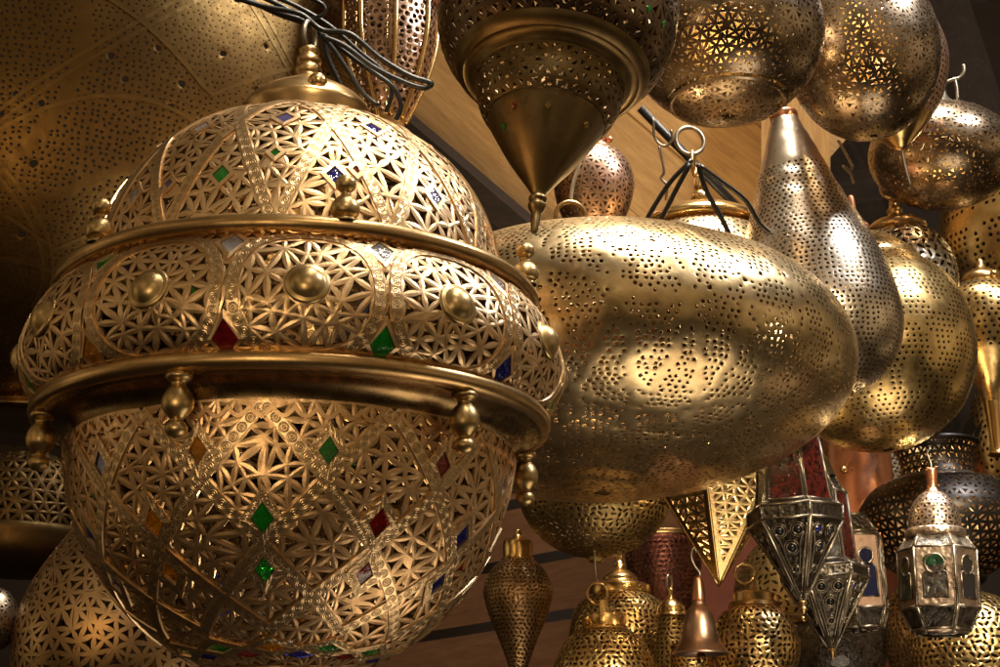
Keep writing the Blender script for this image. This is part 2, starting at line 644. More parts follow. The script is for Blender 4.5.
def dots(surf, name, mats, parent, d=9, rad=2.4, t=2, jit=.1, th=(-PI, PI), seed=1, hole=None, shape='dot', fine=False):
    """sheet metal pierced with one hole per Voronoi cell; hole(th, Y, s01) gives the hole radius (0 = plain)"""
    rng = random.Random(seed)
    pts, full = surf.rows(d, jit, th[0], th[1], seed)
    v, tri = triangulate(pts, full)
    cen = v[tri].mean(1)
    inc = {}
    for ti, q in enumerate(tri):
        for a in q:
            inc.setdefault(int(a), []).append(ti)
    key = {}
    A = Acc()

    def cv(ti):
        # wrap-around copies share nothing; the seam lies at the back
        if ti not in key:
            key[ti] = A.v(cen[ti][0], cen[ti][1], 0)
        return key[ti]
    vk = {}

    def sv(i):
        if i not in vk:
            vk[i] = A.v(v[i][0], v[i][1], 0)
        return vk[i]
    S0, S1 = surf.Y[0], surf.Y[-1]
    for i, ts in inc.items():
        x, y = v[i]
        k = float(surf.rad(y))
        ang = sorted(ts, key=lambda q: math.atan2(cen[q][1] - y, cen[q][0] - x))
        aa = [math.atan2(cen[q][1] - y, cen[q][0] - x) for q in ang]
        gaps = [(aa[(j + 1) % len(aa)] - aa[j]) % (2 * PI) for j in range(len(aa))]
        border = len(ang) < 3 or max(gaps) > 2.6
        if border:
            for q in ts:            # border fan: site to the two edge mid points and the centroid
                a, b, c = tri[q]
                lst = [int(a), int(b), int(c)]
                j = lst.index(i)
                p1, p2 = lst[(j + 1) % 3], lst[(j + 2) % 3]
                m1 = A.v((x + v[p1][0]) / 2, (y + v[p1][1]) / 2)
                m2 = A.v((x + v[p2][0]) / 2, (y + v[p2][1]) / 2)
                A.face((sv(i), m1, cv(q), m2))
            continue
        rr = hole(x, y, (y - S0) / (S1 - S0)) if hole else rad
        ci = [cv(q) for q in ang]
        if rr <= 0.05:
            A.face(ci)
            continue
        rot = rng.uniform(0, PI)
        loop = []
        if fine or shape == 'leaf':
            cc = []
            for j in range(len(ang)):
                q0, q1 = cen[ang[j]], cen[ang[(j + 1) % len(ang)]]
                cc += [(q0, ci[j]), ((q0 + q1) / 2, None)]
        else:
            cc = [(cen[q], ci[j]) for j, q in enumerate(ang)]
        outer = []
        for q, idx in cc:
            dx, dy = (q[0] - x) * k, (q[1] - y) * k
            R = math.hypot(dx, dy)
            a = math.atan2(dy, dx)
            if shape == 'leaf':
                b = a - rot
                e = rr / math.sqrt((math.cos(b) / 1.75) ** 2 + (math.sin(b) / .55) ** 2)
            else:
                e = rr * rng.uniform(.9, 1.1)
            e = min(e, R * .84)
            loop.append((x + math.cos(a) * e / k, y + math.sin(a) * e / k))
            outer.append(idx if idx is not None else A.v(q[0], q[1]))
        n = len(loop)
        ii = [A.v(*q, -.12 * rr) for q in loop]
        wi = [A.v(*q, -.12 * rr) for q in loop]
        wo = [A.v(*q, -t) for q in loop]
        for a in range(n):
            b = (a + 1) % n
            A.face((outer[a], outer[b], ii[b], ii[a]))
            A.face((wi[a], wi[b], wo[b], wo[a]), 1, False)
    return A.build(name, surf, mats, parent)


def strip(surf, name, mats, parent, lines, hw, lift=1.6, base=-1.0):
    """flat raised ribbons following (theta, Y) polylines; lines = [(pts, closed, extra_lift)]"""
    V, Fs, UV, mi = [], [], [], []
    for pts, closed, ex in lines:
        L = np.array(pts)
        N = len(L)
        acc = 0
        base_i = len(V)
        us = []
        for i in range(N):
            r = float(surf.rad(L[i][1]))
            a = L[i] - L[i - 1] if (i or closed) else L[1] - L[0]
            b = L[(i + 1) % N] - L[i] if (i < N - 1 or closed) else L[-1] - L[-2]
            if i:
                acc += np.hypot(*(L[i] - L[i - 1])) * r
            na = np.array([-a[1], a[0]]) / (np.hypot(*a) + 1e-12)
            nb = np.array([-b[1], b[0]]) / (np.hypot(*b) + 1e-12)
            nn = (na + nb) / max(1 + na.dot(nb), .35)
            us.append(acc / (2 * hw))
            o = nn * hw / r
            h = lift + ex
            for q, hh in ((L[i] - o, base), (L[i] - o * .92, h), (L[i] + o * .92, h), (L[i] + o, base)):
                V.append((q[0], q[1], hh))
        if closed:
            us.append(acc / (2 * hw) + np.hypot(*(L[0] - L[-1])) * r / (2 * hw))
        for i in range(N if closed else N - 1):
            j = (i + 1) % N
            for c in range(3):
                Fs.append((base_i + 4 * i + c, base_i + 4 * j + c, base_i + 4 * j + c + 1, base_i + 4 * i + c + 1))
                v0, v1 = (c, c + 1) if c == 1 else ((0, 0) if c == 0 else (1, 1))
                v0, v1 = (0, 1) if c == 1 else (v0 if c == 0 else 1, v1 if c == 2 else 0)
                UV += [(us[i], v0), (us[i + 1] if i + 1 < len(us) else us[i], v0), (us[i + 1] if i + 1 < len(us) else us[i], v1), (us[i], v1)]
    a = np.array(V)
    # winding: make faces look outward
    X = surf.ev(a[:, 0], a[:, 1], a[:, 2])
    Fs2 = [tuple(f) for f in Fs]
    return link_mesh(name, X, Fs2, mats, None, False, parent, UV)


def gem(surf, mats, parent, x, y, a, b, lift=.8, name='gem', frame=None):
    r = float(surf.rad(y))
    A = Acc()
    q = [(a, 0), (0, b), (-a, 0), (0, -b)]
    lo = [A.v(x + p[0] / r, y + p[1] / r, -1.5) for p in q]
    hi = [A.v(x + p[0] * .8 / r, y + p[1] * .8 / r, lift) for p in q]
    for i in range(4):
        j = (i + 1) % 4
        A.face((lo[i], lo[j], hi[j], hi[i]), 0, False)
    A.face(hi, 0, False)
    A.face(lo[::-1], 0, False)
    g = A.build(name, surf, [mats], parent)
    if frame:
        strip(surf, 'gem_frame', frame[0], g, [(diamond(surf, x, y, a + frame[1], b + frame[1] * 1.2), True, frame[3])], frame[2])
    return g


def diamond(surf, x, y, a, b):
    r = float(surf.rad(y))
    return [(x + a / r, y), (x, y + b / r), (x - a / r, y), (x, y - b / r)]


# ------------------------------------------------------------------ things
class Thing:
    def __init__(self, name, label, cx, cy, d, lean=0, pitch=0, cat='lantern', group=None, spin=0):
        self.o = bpy.data.objects.new(name, None)
        COL.objects.link(self.o)
        p = P(cx, cy, d)
        self.o.location = p
        self.o.rotation_euler = (math.radians(pitch), math.radians(lean), math.atan2(-p.x, p.y) + math.radians(spin))
        self.u = d / F
        tag(self.o, label, cat, group)

    def lathe(self, name, prof, mat, n=72, smooth=True, sharp=38, parent=None, loc=None):
        pr = crom(prof, 5) if smooth else prof
        v, f = lathe_data([(max(0, q[0]), q[1]) for q in pr], n, self.u)
        o = link_mesh(name, v, f, mat, None, True, parent or self.o, sharp=sharp)
        if loc:
            o.location = Vector(loc) * self.u
        return o

    def surf(self, prof, smooth=True, dent=0.0, seed=0):
        return Surf(prof, self.u, smooth, dent, seed)

    def ring(self, x, z, R, r, name='hanging_ring', mat='brass_turned', yaw=0, y=0, oval=1.0, parent=None):
        pts = []
        for k in range(36):
            a = 2 * PI * k / 36
            q = Vector((R * math.cos(a), 0, R * oval * math.sin(a)))
            q.rotate(Matrix.Rotation(math.radians(yaw), 3, 'Z'))
            pts.append((q + Vector((x, y, z))) * self.u)
        v, f = tube_data(pts, r * self.u, 8, True)
        return link_mesh(name, v, f, mat, None, True, parent or self.o)

    def wire(self, pts, r, name='hook', mat='steel_rod', n=8):
        v, f = tube_data([Vector(q) * self.u for q in crom(pts, 6)], r * self.u, n)
        return link_mesh(name, v, f, mat, None, True, self.o)


def ball(r, n=10):
    return [(r * math.sin(PI * k / n), r * math.cos(PI * k / n)) for k in range(n + 1)]


def sell(a, c, e, p0, p1, n=16):
    """superellipse profile, squarer for e > 2"""
    out = []
    for k in range(n + 1):
        t = math.radians(p0 + (p1 - p0) * k / n)
        out.append((a * abs(math.sin(t)) ** (2 / e), c * abs(math.cos(t)) ** (2 / e)))
    return out


def ell(a, c, p0=0.0, p1=180.0, n=16, z=0):
    out = []
    for k in range(n + 1):
        t = math.radians(p0 + (p1 - p0) * k / n)
        out.append((a * math.sin(t), z + c * math.cos(t)))
    return out


def copies(o, mats_):
    out = []
    for M in mats_:
        c = o.copy()
        COL.objects.link(c)
        c.parent = o.parent
        c.matrix_local = M
        out.append(c)
    return out


def line(p0, p1, n=14):
    return [(p0[0] + (p1[0] - p0[0]) * k / n, p0[1] + (p1[1] - p0[1]) * k / n) for k in range(n + 1)]


# =================================================================== THE BIG THREE-TIER LANTERN
H = Thing('tiered_lantern', 'large three-tier pierced brass lantern with coloured glass diamonds, biggest and nearest at the left',
          299, 307, 2.1)
H.u *= .955
dome_s = H.surf(sell(213, 206, 2.22, 15, 89.5, 16))
hw = 5.6


def wrap(t):
    return (t + PI) % (2 * PI) - PI


lines, ribs, gems_ = [], [], []
Yh = .72
for k in range(12):
    a = math.radians(-7 + 30 * k)
    h15 = math.radians(15)
    l1 = [line((a, .03), (a + h15, Yh)), line((a + h15, Yh), (a, 2 * Yh))]
    l2 = [line((a, .03), (a - h15, Yh)), line((a - h15, Yh), (a, 2 * Yh))]
    for l in l1:
        lines.append((l, False, 0)); ribs.append((l, hw))
    for l in l2:
        lines.append((l, False, .5)); ribs.append((l, hw))
    gems_.append((wrap(a), Yh * 1.02, 11, 12, ['glass_violet', 'glass_blue', 'glass_grey'][k % 3]))
    gems_.append((wrap(a + h15), Yh * .42, 10, 12, ['glass_blue', 'glass_violet', 'glass_grey', 'glass_green'][k % 4]))
for th_d, yy, m_ in ((-25, .62, 'glass_red'), (-8, .42, 'glass_green'), (14, .35, 'glass_red'), (-38, .3, 'glass_violet'), (35, .62, 'glass_green'),
                     (50, .34, 'glass_red'), (1, .95, 'glass_green'), (62, .7, 'glass_violet')):
    gems_.append((math.radians(th_d), yy, 6, 7, m_))
edge_t = [(x, dome_s.Y[-1] - .03) for x in np.linspace(-PI, PI, 90)]
dome = fret(dome_s, 'dome', ['antique', 'cut_edge'], H.o, d=17.5, drop=.10, w=6.9, wn=3.5, t=3.2, ridge=.55, sheet=False, jit=.42, ribbons=ribs,
            gems=[g[:4] for g in gems_], seed=3)
strip(dome_s, 'ribbon', 'ribbon', H.o, lines, hw)
for x, y, a, b, mname in gems_:
    gem(dome_s, mname, H.o, x, y, a, b, name='square_gem', frame=('antique', 1.5, 2.2, .3))

band_s = H.surf([(236, -3), (260, -28), (274, -64), (275, -86), (264, -112), (249, -127)])
ym = band_s.Yz(-69)
lines, ribs, discs, gems_ = [], [], [], []
frames = []
boss_th = []
for k in range(12):
    a = math.radians(1.3 + 30 * k)
    pts = []
    for q in range(40):
        t = 2 * PI * q / 40
        c, s = math.cos(t), math.sin(t)
        ex = 2 / 2.35
        pts.append((a + .236 * math.copysign(abs(c) ** ex, c), ym + .235 * math.copysign(abs(s) ** ex, s)))
    lines.append((pts, True, .5 * (k % 2)))
    ribs.append((pts + [pts[0]], hw))
    discs.append((wrap(a), ym + .01, 20))
    boss_th.append(wrap(a))
    b = wrap(a + math.radians(15))
    gems_.append((b, ym + .185, 12.5, 17, ['glass_grey', 'glass_grey', 'glass_violet', 'glass_green', 'glass_grey', 'glass_violet', 'glass_grey', 'glass_green', 'glass_grey', 'glass_violet', 'glass_green', 'glass_grey'][k]))
    gems_.append((b, ym - .175, 13, 20, ['glass_green', 'glass_blue', 'glass_green', 'glass_red', 'glass_amber', 'glass_green', 'glass_blue', 'glass_red', 'glass_amber', 'glass_green', 'glass_amber', 'glass_red'][k]))
band = fret(band_s, 'band', ['antique', 'cut_edge'], H.o, d=17.5, drop=.10, w=6.9, wn=3.5, t=3.2, ridge=.55, sheet=False, jit=.42, ribbons=ribs,
            gems=[g[:4] for g in gems_], discs=discs, seed=5)
strip(band_s, 'ribbon', 'ribbon', H.o, lines, hw)
for x, y, a, b, mname in gems_:
    gem(band_s, mname, H.o, x, y, a, b, frame=('antique', 1.5, 2.2, .3))
b0 = H.lathe('boss', [(0, 10.5), (5, 10), (9.5, 8.2), (13.5, 5), (15.5, 1.6), (16.2, 1.0), (19, .8), (20, -.4), (20, -2)], 'boss_brass', 40, smooth=False, sharp=50)
Ms = []
for a in boss_th:
    p = Vector(band_s.ev(a, ym + .01, .6))
    q = Vector(band_s.ev(a, ym + .01, 5))
    Ms.append(Matrix.Translation(p) @ (q - p).to_track_quat('Z', 'Y').to_matrix().to_4x4())
b0.matrix_local = Ms[0]
copies(b0, Ms[1:])

H.lathe('upper_ring', [(204, 8), (212, 8), (240, 7), (247, 8), (251, 5), (252, -1), (249, -6), (245, -8), (238, -7.5), (232, -9)],
        'brass_turned', 160, smooth=False, sharp=50)
H.lathe('lower_ring', [(r, z + 8) for r, z in [(247, -129), (253, -128), (259, -130), (262, -134), (262.5, -139), (261, -143), (257, -146), (252, -146.5)]],
        'brass_turned', 160, smooth=False, sharp=50)
H.lathe('cove', [(r, z + 8) for r, z in [(252.5, -145.8), (249, -148), (243, -149), (236, -151), (230, -155), (226.5, -160), (224, -166), (223.5, -171), (219, -173)]],
        'brass_dark', 160, smooth=False, sharp=50)
bowl_s = H.surf(ell(225, 236, 92, 163, 14, z=-149))
YT = bowl_s.Y[-1]
lines, ribs, gems_ = [], [], []
strip(bowl_s, 'scallop_trim', 'antique_low', H.o, [([(x, YT - .035 - .035 * abs(math.sin(36 * x))) for x in np.linspace(-PI, PI, 433)], False, 1.2)], 2.0)
st = .30
for k in range(12):
    a = math.radians(-7 + 30 * k)
    for sgn in (1, -1):
        prev = None
        for j in range(5):
            p = (a + sgn * math.radians(15) * (j % 2), YT - .02 - st * j)
            if prev:
                l = line(prev, p, 8)
                lines.append((l, False, .5 if sgn > 0 else 0)); ribs.append((l, hw))
            prev = p
    ww = wrap(a)
    mc = ['glass_green', 'glass_red', 'glass_blue', 'glass_violet', 'glass_red', 'glass_green', 'glass_amber', 'glass_blue', 'glass_red',
          'glass_green', 'glass_blue', 'glass_amber'][k]
    gems_.append((ww, YT - .02 - 2 * st + .13, 11, 16.5, mc))
    gems_.append((ww, YT - .02 - 2 * st - .135, 9.5, 15, mc))
    mc = ['glass_green', 'glass_red', 'glass_violet', 'glass_amber', 'glass_blue', 'glass_red', 'glass_green', 'glass_amber', 'glass_green',
          'glass_red', 'glass_blue', 'glass_amber'][k]
    gems_.append((wrap(a + math.radians(15)), YT - .02 - st + .12, 10, 14.5, mc))
row = []
for k in range(12):
    a = math.radians(-7 + 30 * k)
    row.append((wrap(a), .47, 21, 7.5, 'glass_green' if k % 4 else 'glass_amber'))
    row.append((wrap(a + math.radians(15)), .33, 18, 7, ['glass_blue', 'glass_red'][k % 2]))
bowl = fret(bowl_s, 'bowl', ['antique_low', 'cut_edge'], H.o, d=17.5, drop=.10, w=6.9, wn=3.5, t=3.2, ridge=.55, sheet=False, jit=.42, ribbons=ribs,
            gems=[g[:4] for g in gems_ + row], seed=11)
strip(bowl_s, 'ribbon', 'ribbon', H.o, lines, hw)
for x, y, a, b, mname in gems_ + row:
    gem(bowl_s, mname, H.o, x, y, a, b, frame=('ribbon', 4, 4.2, .9) if b > 7 else None)
H.lathe('bottom_plate', [(66, -371), (67, -376), (62, -380), (45, -386), (20, -390), (0, -391)], 'brass_dark', 64)
H.lathe('cap', [(r, z + 20) for r, z in [(0, 281), (9, 280), (11.5, 276), (10.5, 270), (13, 267), (14, 262), (12, 258), (14.5, 255), (15, 249), (13.5, 245), (17, 241),
                (30, 233), (46, 224), (60, 214), (68, 204), (70, 198), (68, 188), (66, 180), (64, 172)]], 'brass_turned', 72, sharp=50)
H.lathe('knob', ball(10), 'gold_smooth', 24, loc=(10, -62, 230))
H.ring(0, 314, 14, 3.2, yaw=62, mat='steel_rod', oval=1.25)
f0 = H.lathe('finial', [(0, 43), (6, 42), (9.5, 37), (8.5, 31), (4.5, 27), (5, 24), (11, 18), (13.5, 11), (12, 5), (8, 2), (11, 0), (11, -2)], 'boss_brass', 32, sharp=60)
Ms = [Matrix.Translation(Vector((243 * math.sin(a), -243 * math.cos(a), 7)) * H.u) for a in [math.radians(9 + 60 * k) for k in range(6)]]
f0.matrix_local = Ms[0]
copies(f0, Ms[1:])
g0 = H.lathe('drop_finial', [(9, 2), (12, -2), (11, -5), (7, -8), (7, -11), (11, -16), (14, -24), (13, -32), (7.5, -39), (5, -42), (8.5, -45),
                             (10, -50), (7, -55), (0, -58)], 'boss_brass', 32, sharp=60)
Ms = [Matrix.Translation(Vector((249 * math.sin(a), -249 * math.cos(a), -139)) * H.u) for a in [math.radians(-24 + 62 * k) for k in range(6)]]
g0.matrix_local = Ms[0]
copies(g0, Ms[1:])


# =================================================================== SHEET METAL LANTERNS WITH ROUND HOLES
def zig(n, bands, r0, gap=.13, e0=.10, e1=.94):
    def h(th, y, s):
        b = s * bands
        i = math.floor(b)
        f = b - i
        if f < e0 or f > e1:
            return 0
        ph = (th * n / (2 * PI) + .5 * (i % 2)) % 1
        tri = abs(ph - .5) * 2
        if abs(tri - f) < gap:
            return 0
        return r0
    return h


def petals(n, bands, r0, gap=.16):
    def h(th, y, s):
        b = s * bands
        i = math.floor(b)
        f = b - i
        ph = (th * n / (2 * PI) + .5 * (i % 2)) % 1
        e = ((ph - .5) / .42) ** 2 + ((f - .5) / .46) ** 2
        if abs(e - .95) < gap:
            return 0
        if e < .12:
            return 0
        return r0
    return h


def solid_caps(h, lo, hi):
    def g(th, y, s):
        return 0 if s < lo or s > hi else h(th, y, s)
    return g


zz = zig(24, 11, 1.85, gap=.12, e0=.05, e1=.97)


def saucer_hole(th, y, s):
    q = math.sin(th * 37.7 + y * 91.3) * 43758.5
    q -= math.floor(q)
    r = zz(th + .06 * math.sin(3.1 * y + 2 * th), y, s + .012 * math.sin(7 * th))
    if r == 0:
        return 2.6 if q < .025 else 0
    return r * (.8 + .35 * q) if q > .06 else 0


L = Thing('saucer_lantern', 'huge flattened brass saucer-shaped lantern pierced with dots, to the right of the three-tier lantern', 600, 367, 2.85)
sf = L.surf(ell(253, 128, 9, 178, 18), dent=1.3, seed=4)
dots(sf, 'body', ['saucer_brass', 'cut_edge'], L.o, d=6.7, t=1.5, jit=.2, hole=saucer_hole, seed=2)
L.lathe('cap', [(0, 160), (6, 158), (7, 146), (12, 140), (30, 133), (42, 127), (40, 123)], 'brass_turned', 48)
L.ring(-27, 155, 15.5, 2.4, yaw=10, y=-18)
L.wire([(-27, -18, 170), (-24, -18, 190), (-17, -18, 215), (-22, -18, 245)], 2, mat='cord_white')

T = Thing('teardrop_lantern', 'silvery teardrop-shaped lantern with long plain conical neck and many tiny holes', 806, 250, 3.15, lean=-5.5)
prof = [(12, 150), (16, 138), (25, 112), (35, 84), (45, 56), (56, 28), (66, 2), (75, -26), (81, -56), (82, -82), (76, -108), (62, -130), (40, -146), (22, -152)]
sf = T.surf(prof, dent=.8, seed=6)
dots(sf, 'body', ['tear_silver', 'cut_edge'], T.o, d=5.9, t=1.6, jit=.16,
     hole=lambda th, y, s: 0 if float(np.interp(y, sf.Y, sf.z)) > 86 else 1.6 if (math.sin(7 * th + y * 3) + math.sin(5 * th - y * 4)) > -.9 else 1.0, seed=9)
T.lathe('cap', [(0, 166), (4, 165), (5, 158), (6, 153), (13, 152), (14.5, 148), (14, 143)], 'copper', 40)
T.lathe('bottom_cup', [(23, -150), (20, -157), (0, -160)], 'brass_turned', 40)
T.ring(0, 172, 7, 1.8, yaw=30)

B = Thing('globe_lantern', 'round golden globe lantern pierced with dotted petals, beside the silvery teardrop', 873, 348, 3.4, lean=-4, group=None)
sf = B.surf([(20, 118), (34, 113), (56, 93)] + ell(101, 105, 38, 177, 12), dent=1.0, seed=3)
dots(sf, 'body', ['gold', 'cut_edge'], B.o, d=6.3, t=1.6, jit=.08, hole=petals(9, 5, 1.5), seed=4)
B.lathe('cap', [(0, 164), (3, 163), (4, 142), (7, 138), (13, 132), (15, 127), (13, 122), (20, 119), (24, 115), (22, 112)], 'copper', 40)

B = Thing('onion_lantern', 'pale onion-domed lantern with leaf-shaped holes behind the golden globe', 903, 272, 3.65, lean=-3)
sf = B.surf([(22, 44), (36, 36), (48, 18), (53, -4), (50, -26), (36, -46), (16, -54)])
dots(sf, 'body', ['silver_brass', 'cut_edge'], B.o, d=9.5, rad=3.2, t=1.6, jit=.12, shape='leaf', seed=5)
B.lathe('cap', [(0, 78), (4, 77), (5, 70), (8, 66), (7, 62), (11, 58), (24, 53), (29, 48), (29, 44), (24, 42)], 'brass_turned', 40)
B.ring(0, 90, 11, 1.8, yaw=15)
B.wire([(0, 0, 100), (-2, 0, 125), (-3, 0, 150)], 1.1)

B = Thing('amphora_lantern', 'dark gold upside-down amphora lantern narrowing to a long plain spout at the right edge', 985, 315, 3.85)
sf = B.surf([(14, 34), (28, 30), (42, 16), (46, -6), (38, -36), (24, -58), (13, -76), (9, -92)])
dots(sf, 'body', ['gold', 'cut_edge'], B.o, d=6.8, t=1.5, jit=.15, hole=lambda th, y, s: 1.7 if float(np.interp(y, sf.Y, sf.z)) > -40 else 0, seed=6)
B.lathe('spout', [(9.5, -90), (8, -108), (7, -130), (8, -140), (10, -143), (0, -146)], 'gold_smooth', 32)
B.lathe('cap', [(0, 60), (3, 58), (5, 50), (10, 47), (17, 43), (20, 39), (20, 34), (15, 31)], 'brass_turned', 40)
B.lathe('knob', ball(4.5), 'gold_smooth', 16, loc=(12, -16, 37))

B = Thing('globe_lantern', 'golden globe lantern with clustered dots cut by the right edge below the squat dark one', 1040, 240, 4.2)
sf = B.surf(ell(100, 96, 12, 168, 12), dent=1)
dots(sf, 'body', ['gold', 'cut_edge'], B.o, d=7.6, t=1.6, jit=.1, hole=zig(10, 6, 2.2), seed=7, th=(-2.6, 2.2))

B = Thing('drum_lantern', 'bright gold perforated drum lantern with rose copper rim at the right edge', 1020, 440, 4.15)
sf = B.surf([(34, 60), (44, 40), (48, 0), (44, -40), (30, -64)])
dots(sf, 'body', ['gold', 'cut_edge'], B.o, d=7, t=1.5, jit=.1, hole=petals(8, 4, 2.0), seed=8)
B.lathe('rim', [(30, 78), (38, 76), (40, 70), (36, 62), (34, 58)], 'copper', 40)

B = Thing('giant_lantern', 'giant dim brass lantern with fine dots and engraved lines filling the upper left behind', 62, 92, 3.75, spin=4)
sf = B.surf(ell(335, 345, 14, 166, 18), dent=3, seed=2)


def giant_hole(th, y, s):
    a = math.sin(5.0 * th + 3.0 * math.sin(2.2 * y + .7))
    if abs(a) < .10:
        return 0
    if abs(math.sin(2.5 * th - 4.4 * y)) < .07:
        return 0
    q = math.sin(th * 91.7 + y * 57.3) * 43758.5
    return 3.6 if (q - math.floor(q)) < .012 else 1.1 + .35 * math.sin(3 * th + 5 * y)


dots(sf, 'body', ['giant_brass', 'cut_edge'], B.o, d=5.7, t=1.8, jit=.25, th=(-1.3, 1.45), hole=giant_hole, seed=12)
el = []
for j in range(-3, 4):
    for ph in (0, .035):
        el.append(([(j * 2 * PI / 10 + ph + .55 * math.sin(2.2 * yy + .7 + PI * (j % 2)), yy + sf.Y[-1] * .5) for yy in np.linspace(-1.2, 1.2, 70)], False, 0))
for j in range(-4, 5):
    el.append(([(xx, sf.Y[-1] * .5 + .5 * j * .55 + .22 * abs(math.sin(3.2 * xx + j)) - .1) for xx in np.linspace(-1.2, 1.3, 90)], False, .2))
strip(sf, 'engraved_line', 'engraving', B.o, el, 1.7, lift=.6, base=-.6)
B.lathe('bottom_rim', [(84, -333), (88, -338), (80, -346), (0, -352)], 'brass_dark', 64)

# =================================================================== FRETTED LANTERNS ABOVE
C8 = Thing('cone_lantern', 'dark pierced lantern overhead ending in a smooth brass cone with pointed finial', 546, 122, 2.3, lean=5.6, pitch=-10)
sf = C8.surf([(84, 235), (112, 205), (124, 165), (124, 122), (119, 96), (110, 76), (99, 63)])
gl = []
rng = random.Random(5)
for k in range(26):
    gl.append((rng.uniform(-2.2, 2.2), rng.uniform(.25, sf.Y[-1] - .2), 3.6, 5.5, rng.choice(['glass_green', 'glass_red', 'glass_blue', 'glass_green'])))
fret(sf, 'body', ['smoky_dark', 'cut_edge'], C8.o, d=16, w=6.4, wn=3.2, t=2.4, ridge=.3, jit=.26, seed=8, gems=[g[:4] for g in gl])
for g in gl:
    gem(sf, g[4], C8.o, g[0], g[1], g[2], g[3])
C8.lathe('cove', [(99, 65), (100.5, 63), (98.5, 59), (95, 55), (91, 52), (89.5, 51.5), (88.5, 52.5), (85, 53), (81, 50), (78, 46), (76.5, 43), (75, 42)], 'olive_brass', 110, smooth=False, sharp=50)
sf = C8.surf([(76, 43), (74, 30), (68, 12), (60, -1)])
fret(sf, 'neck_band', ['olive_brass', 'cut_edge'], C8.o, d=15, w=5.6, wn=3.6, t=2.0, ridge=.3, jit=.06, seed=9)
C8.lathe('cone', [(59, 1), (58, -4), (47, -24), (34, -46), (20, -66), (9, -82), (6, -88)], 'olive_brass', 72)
C8.lathe('finial', [(6, -86), (8.5, -89), (9, -92), (7, -95), (9, -98), (8, -102), (5, -108), (4.5, -118), (3, -128), (0, -131)], 'olive_brass', 28)
sf2 = C8.surf([(59, 1), (58, -4), (47, -24), (34, -46), (20, -66), (9, -82)])
for th_, z_, m_ in ((-.62, -14, 'glass_red'), (-1.0, -26, 'glass_green'), (.95, -20, 'gold_smooth'), (.05, -16, 'gold_smooth')):
    gem(sf2, m_, C8.o, th_, sf2.Yz(z_), 4, 4.5, 2)

G9 = Thing('globe_lantern', 'squat gold globe lantern with star fretwork and openwork bottom disc beside the overhead cone', 724, 34, 2.85)
sf = G9.surf(ell(99, 90, 14, 143, 14))
fret(sf, 'body', ['smoky', 'cut_edge'], G9.o, d=9.6, w=4.4, wn=2.4, minhole=.7, t=2.4, ridge=.4, jit=.30, m=2, seed=10)
sf = G9.surf(ell(99, 90, 146, 176, 8))
fret(sf, 'bottom_disc', ['smoky', 'cut_edge'], G9.o, d=9.6, w=3.6, wn=2.0, minhole=.5, t=1.6, ridge=.3, jit=.28, m=2, seed=13)
G9.lathe('disc_rim', [(56.5, -74.5), (58, -74.5), (58, -75.5), (56, -77), (54, -76.5), (54, -75)], 'smoky', 90, smooth=False)

G10 = Thing('globe_lantern', 'tall rounded globe lantern with silvery right edge and star fretwork, top row third', 862, 50, 3.1, lean=-3)
sf = G10.surf(ell(76, 94, 12, 177, 14))
fret(sf, 'body', ['smoky', 'cut_edge'], G10.o, d=8.4, w=4.0, wn=2.3, minhole=.5, t=2.2, ridge=.3, jit=.32, m=2, seed=14)
G10.lathe('cap', [(0, 112), (5, 110), (7, 100), (15, 96), (19, 92), (18, 88)], 'gold_smooth', 32)

G11 = Thing('teardrop_lantern', 'reddish pierced drop lantern with smooth gold tip tucked behind the tall rounded globe', 888, 66, 3.35, lean=-4)
sf = G11.surf([(20, 84), (44, 60), (58, 20), (58, -10), (48, -40), (34, -60)])
dots(sf, 'body', ['rose', 'cut_edge'], G11.o, d=6.5, t=1.5, rad=1.8, seed=15)
G11.lathe('tip', [(35, -58), (24, -72), (14, -82), (6, -90), (0, -93)], 'gold_smooth', 40)
G11.wire([(0, 0, -92), (1, 0, -110), (3, 0, -132)], 1.0, name='wire')

G12 = Thing('globe_lantern', 'squat dark globe lantern lit with gold specks, hung from an open hook, upper right', 942, 156, 3.6, lean=4)
sf = G12.surf(ell(72, 52, 14, 177, 14))
fret(sf, 'body', ['smoky', 'cut_edge'], G12.o, d=7.8, w=3.8, wn=2.2, t=1.8, ridge=.2, jit=.30, m=2, minhole=.5, seed=16)
G12.lathe('cap', [(0, 74), (4, 73), (6, 66), (10, 60), (16, 54), (20, 51), (18, 48)], 'silver_brass', 32)
G12.wire([(-6, 0, 72), (2, 0, 78), (10, 0, 82), (18, 0, 84), (22, 0, 90), (22, 0, 98)], 2.0)
G12.wire([(13, 0, 84), (15, 0, 74), (16, 0, 60)], 1.6, name='hook')

E = Thing('egg_lantern', 'small egg-shaped rosy lantern with copper collar against the wooden boards', 594, 186, 3.5, lean=2)
sf = E.surf([(16, 41), (29, 32), (38, 16), (40, -2), (35, -24), (25, -44), (14, -58)])
fret(sf, 'body', ['rose', 'cut_edge'], E.o, d=8.4, w=3.8, wn=2.2, t=1.6, ridge=.1, minhole=.5, jit=.2, m=2, seed=17)
E.lathe('collar', [(0, 56), (10, 55), (12, 50), (12, 45), (17, 42), (18, 38)], 'copper', 36)
E.lathe('screw', ball(3.2), 'copper', 12, loc=(15, -6, 48))

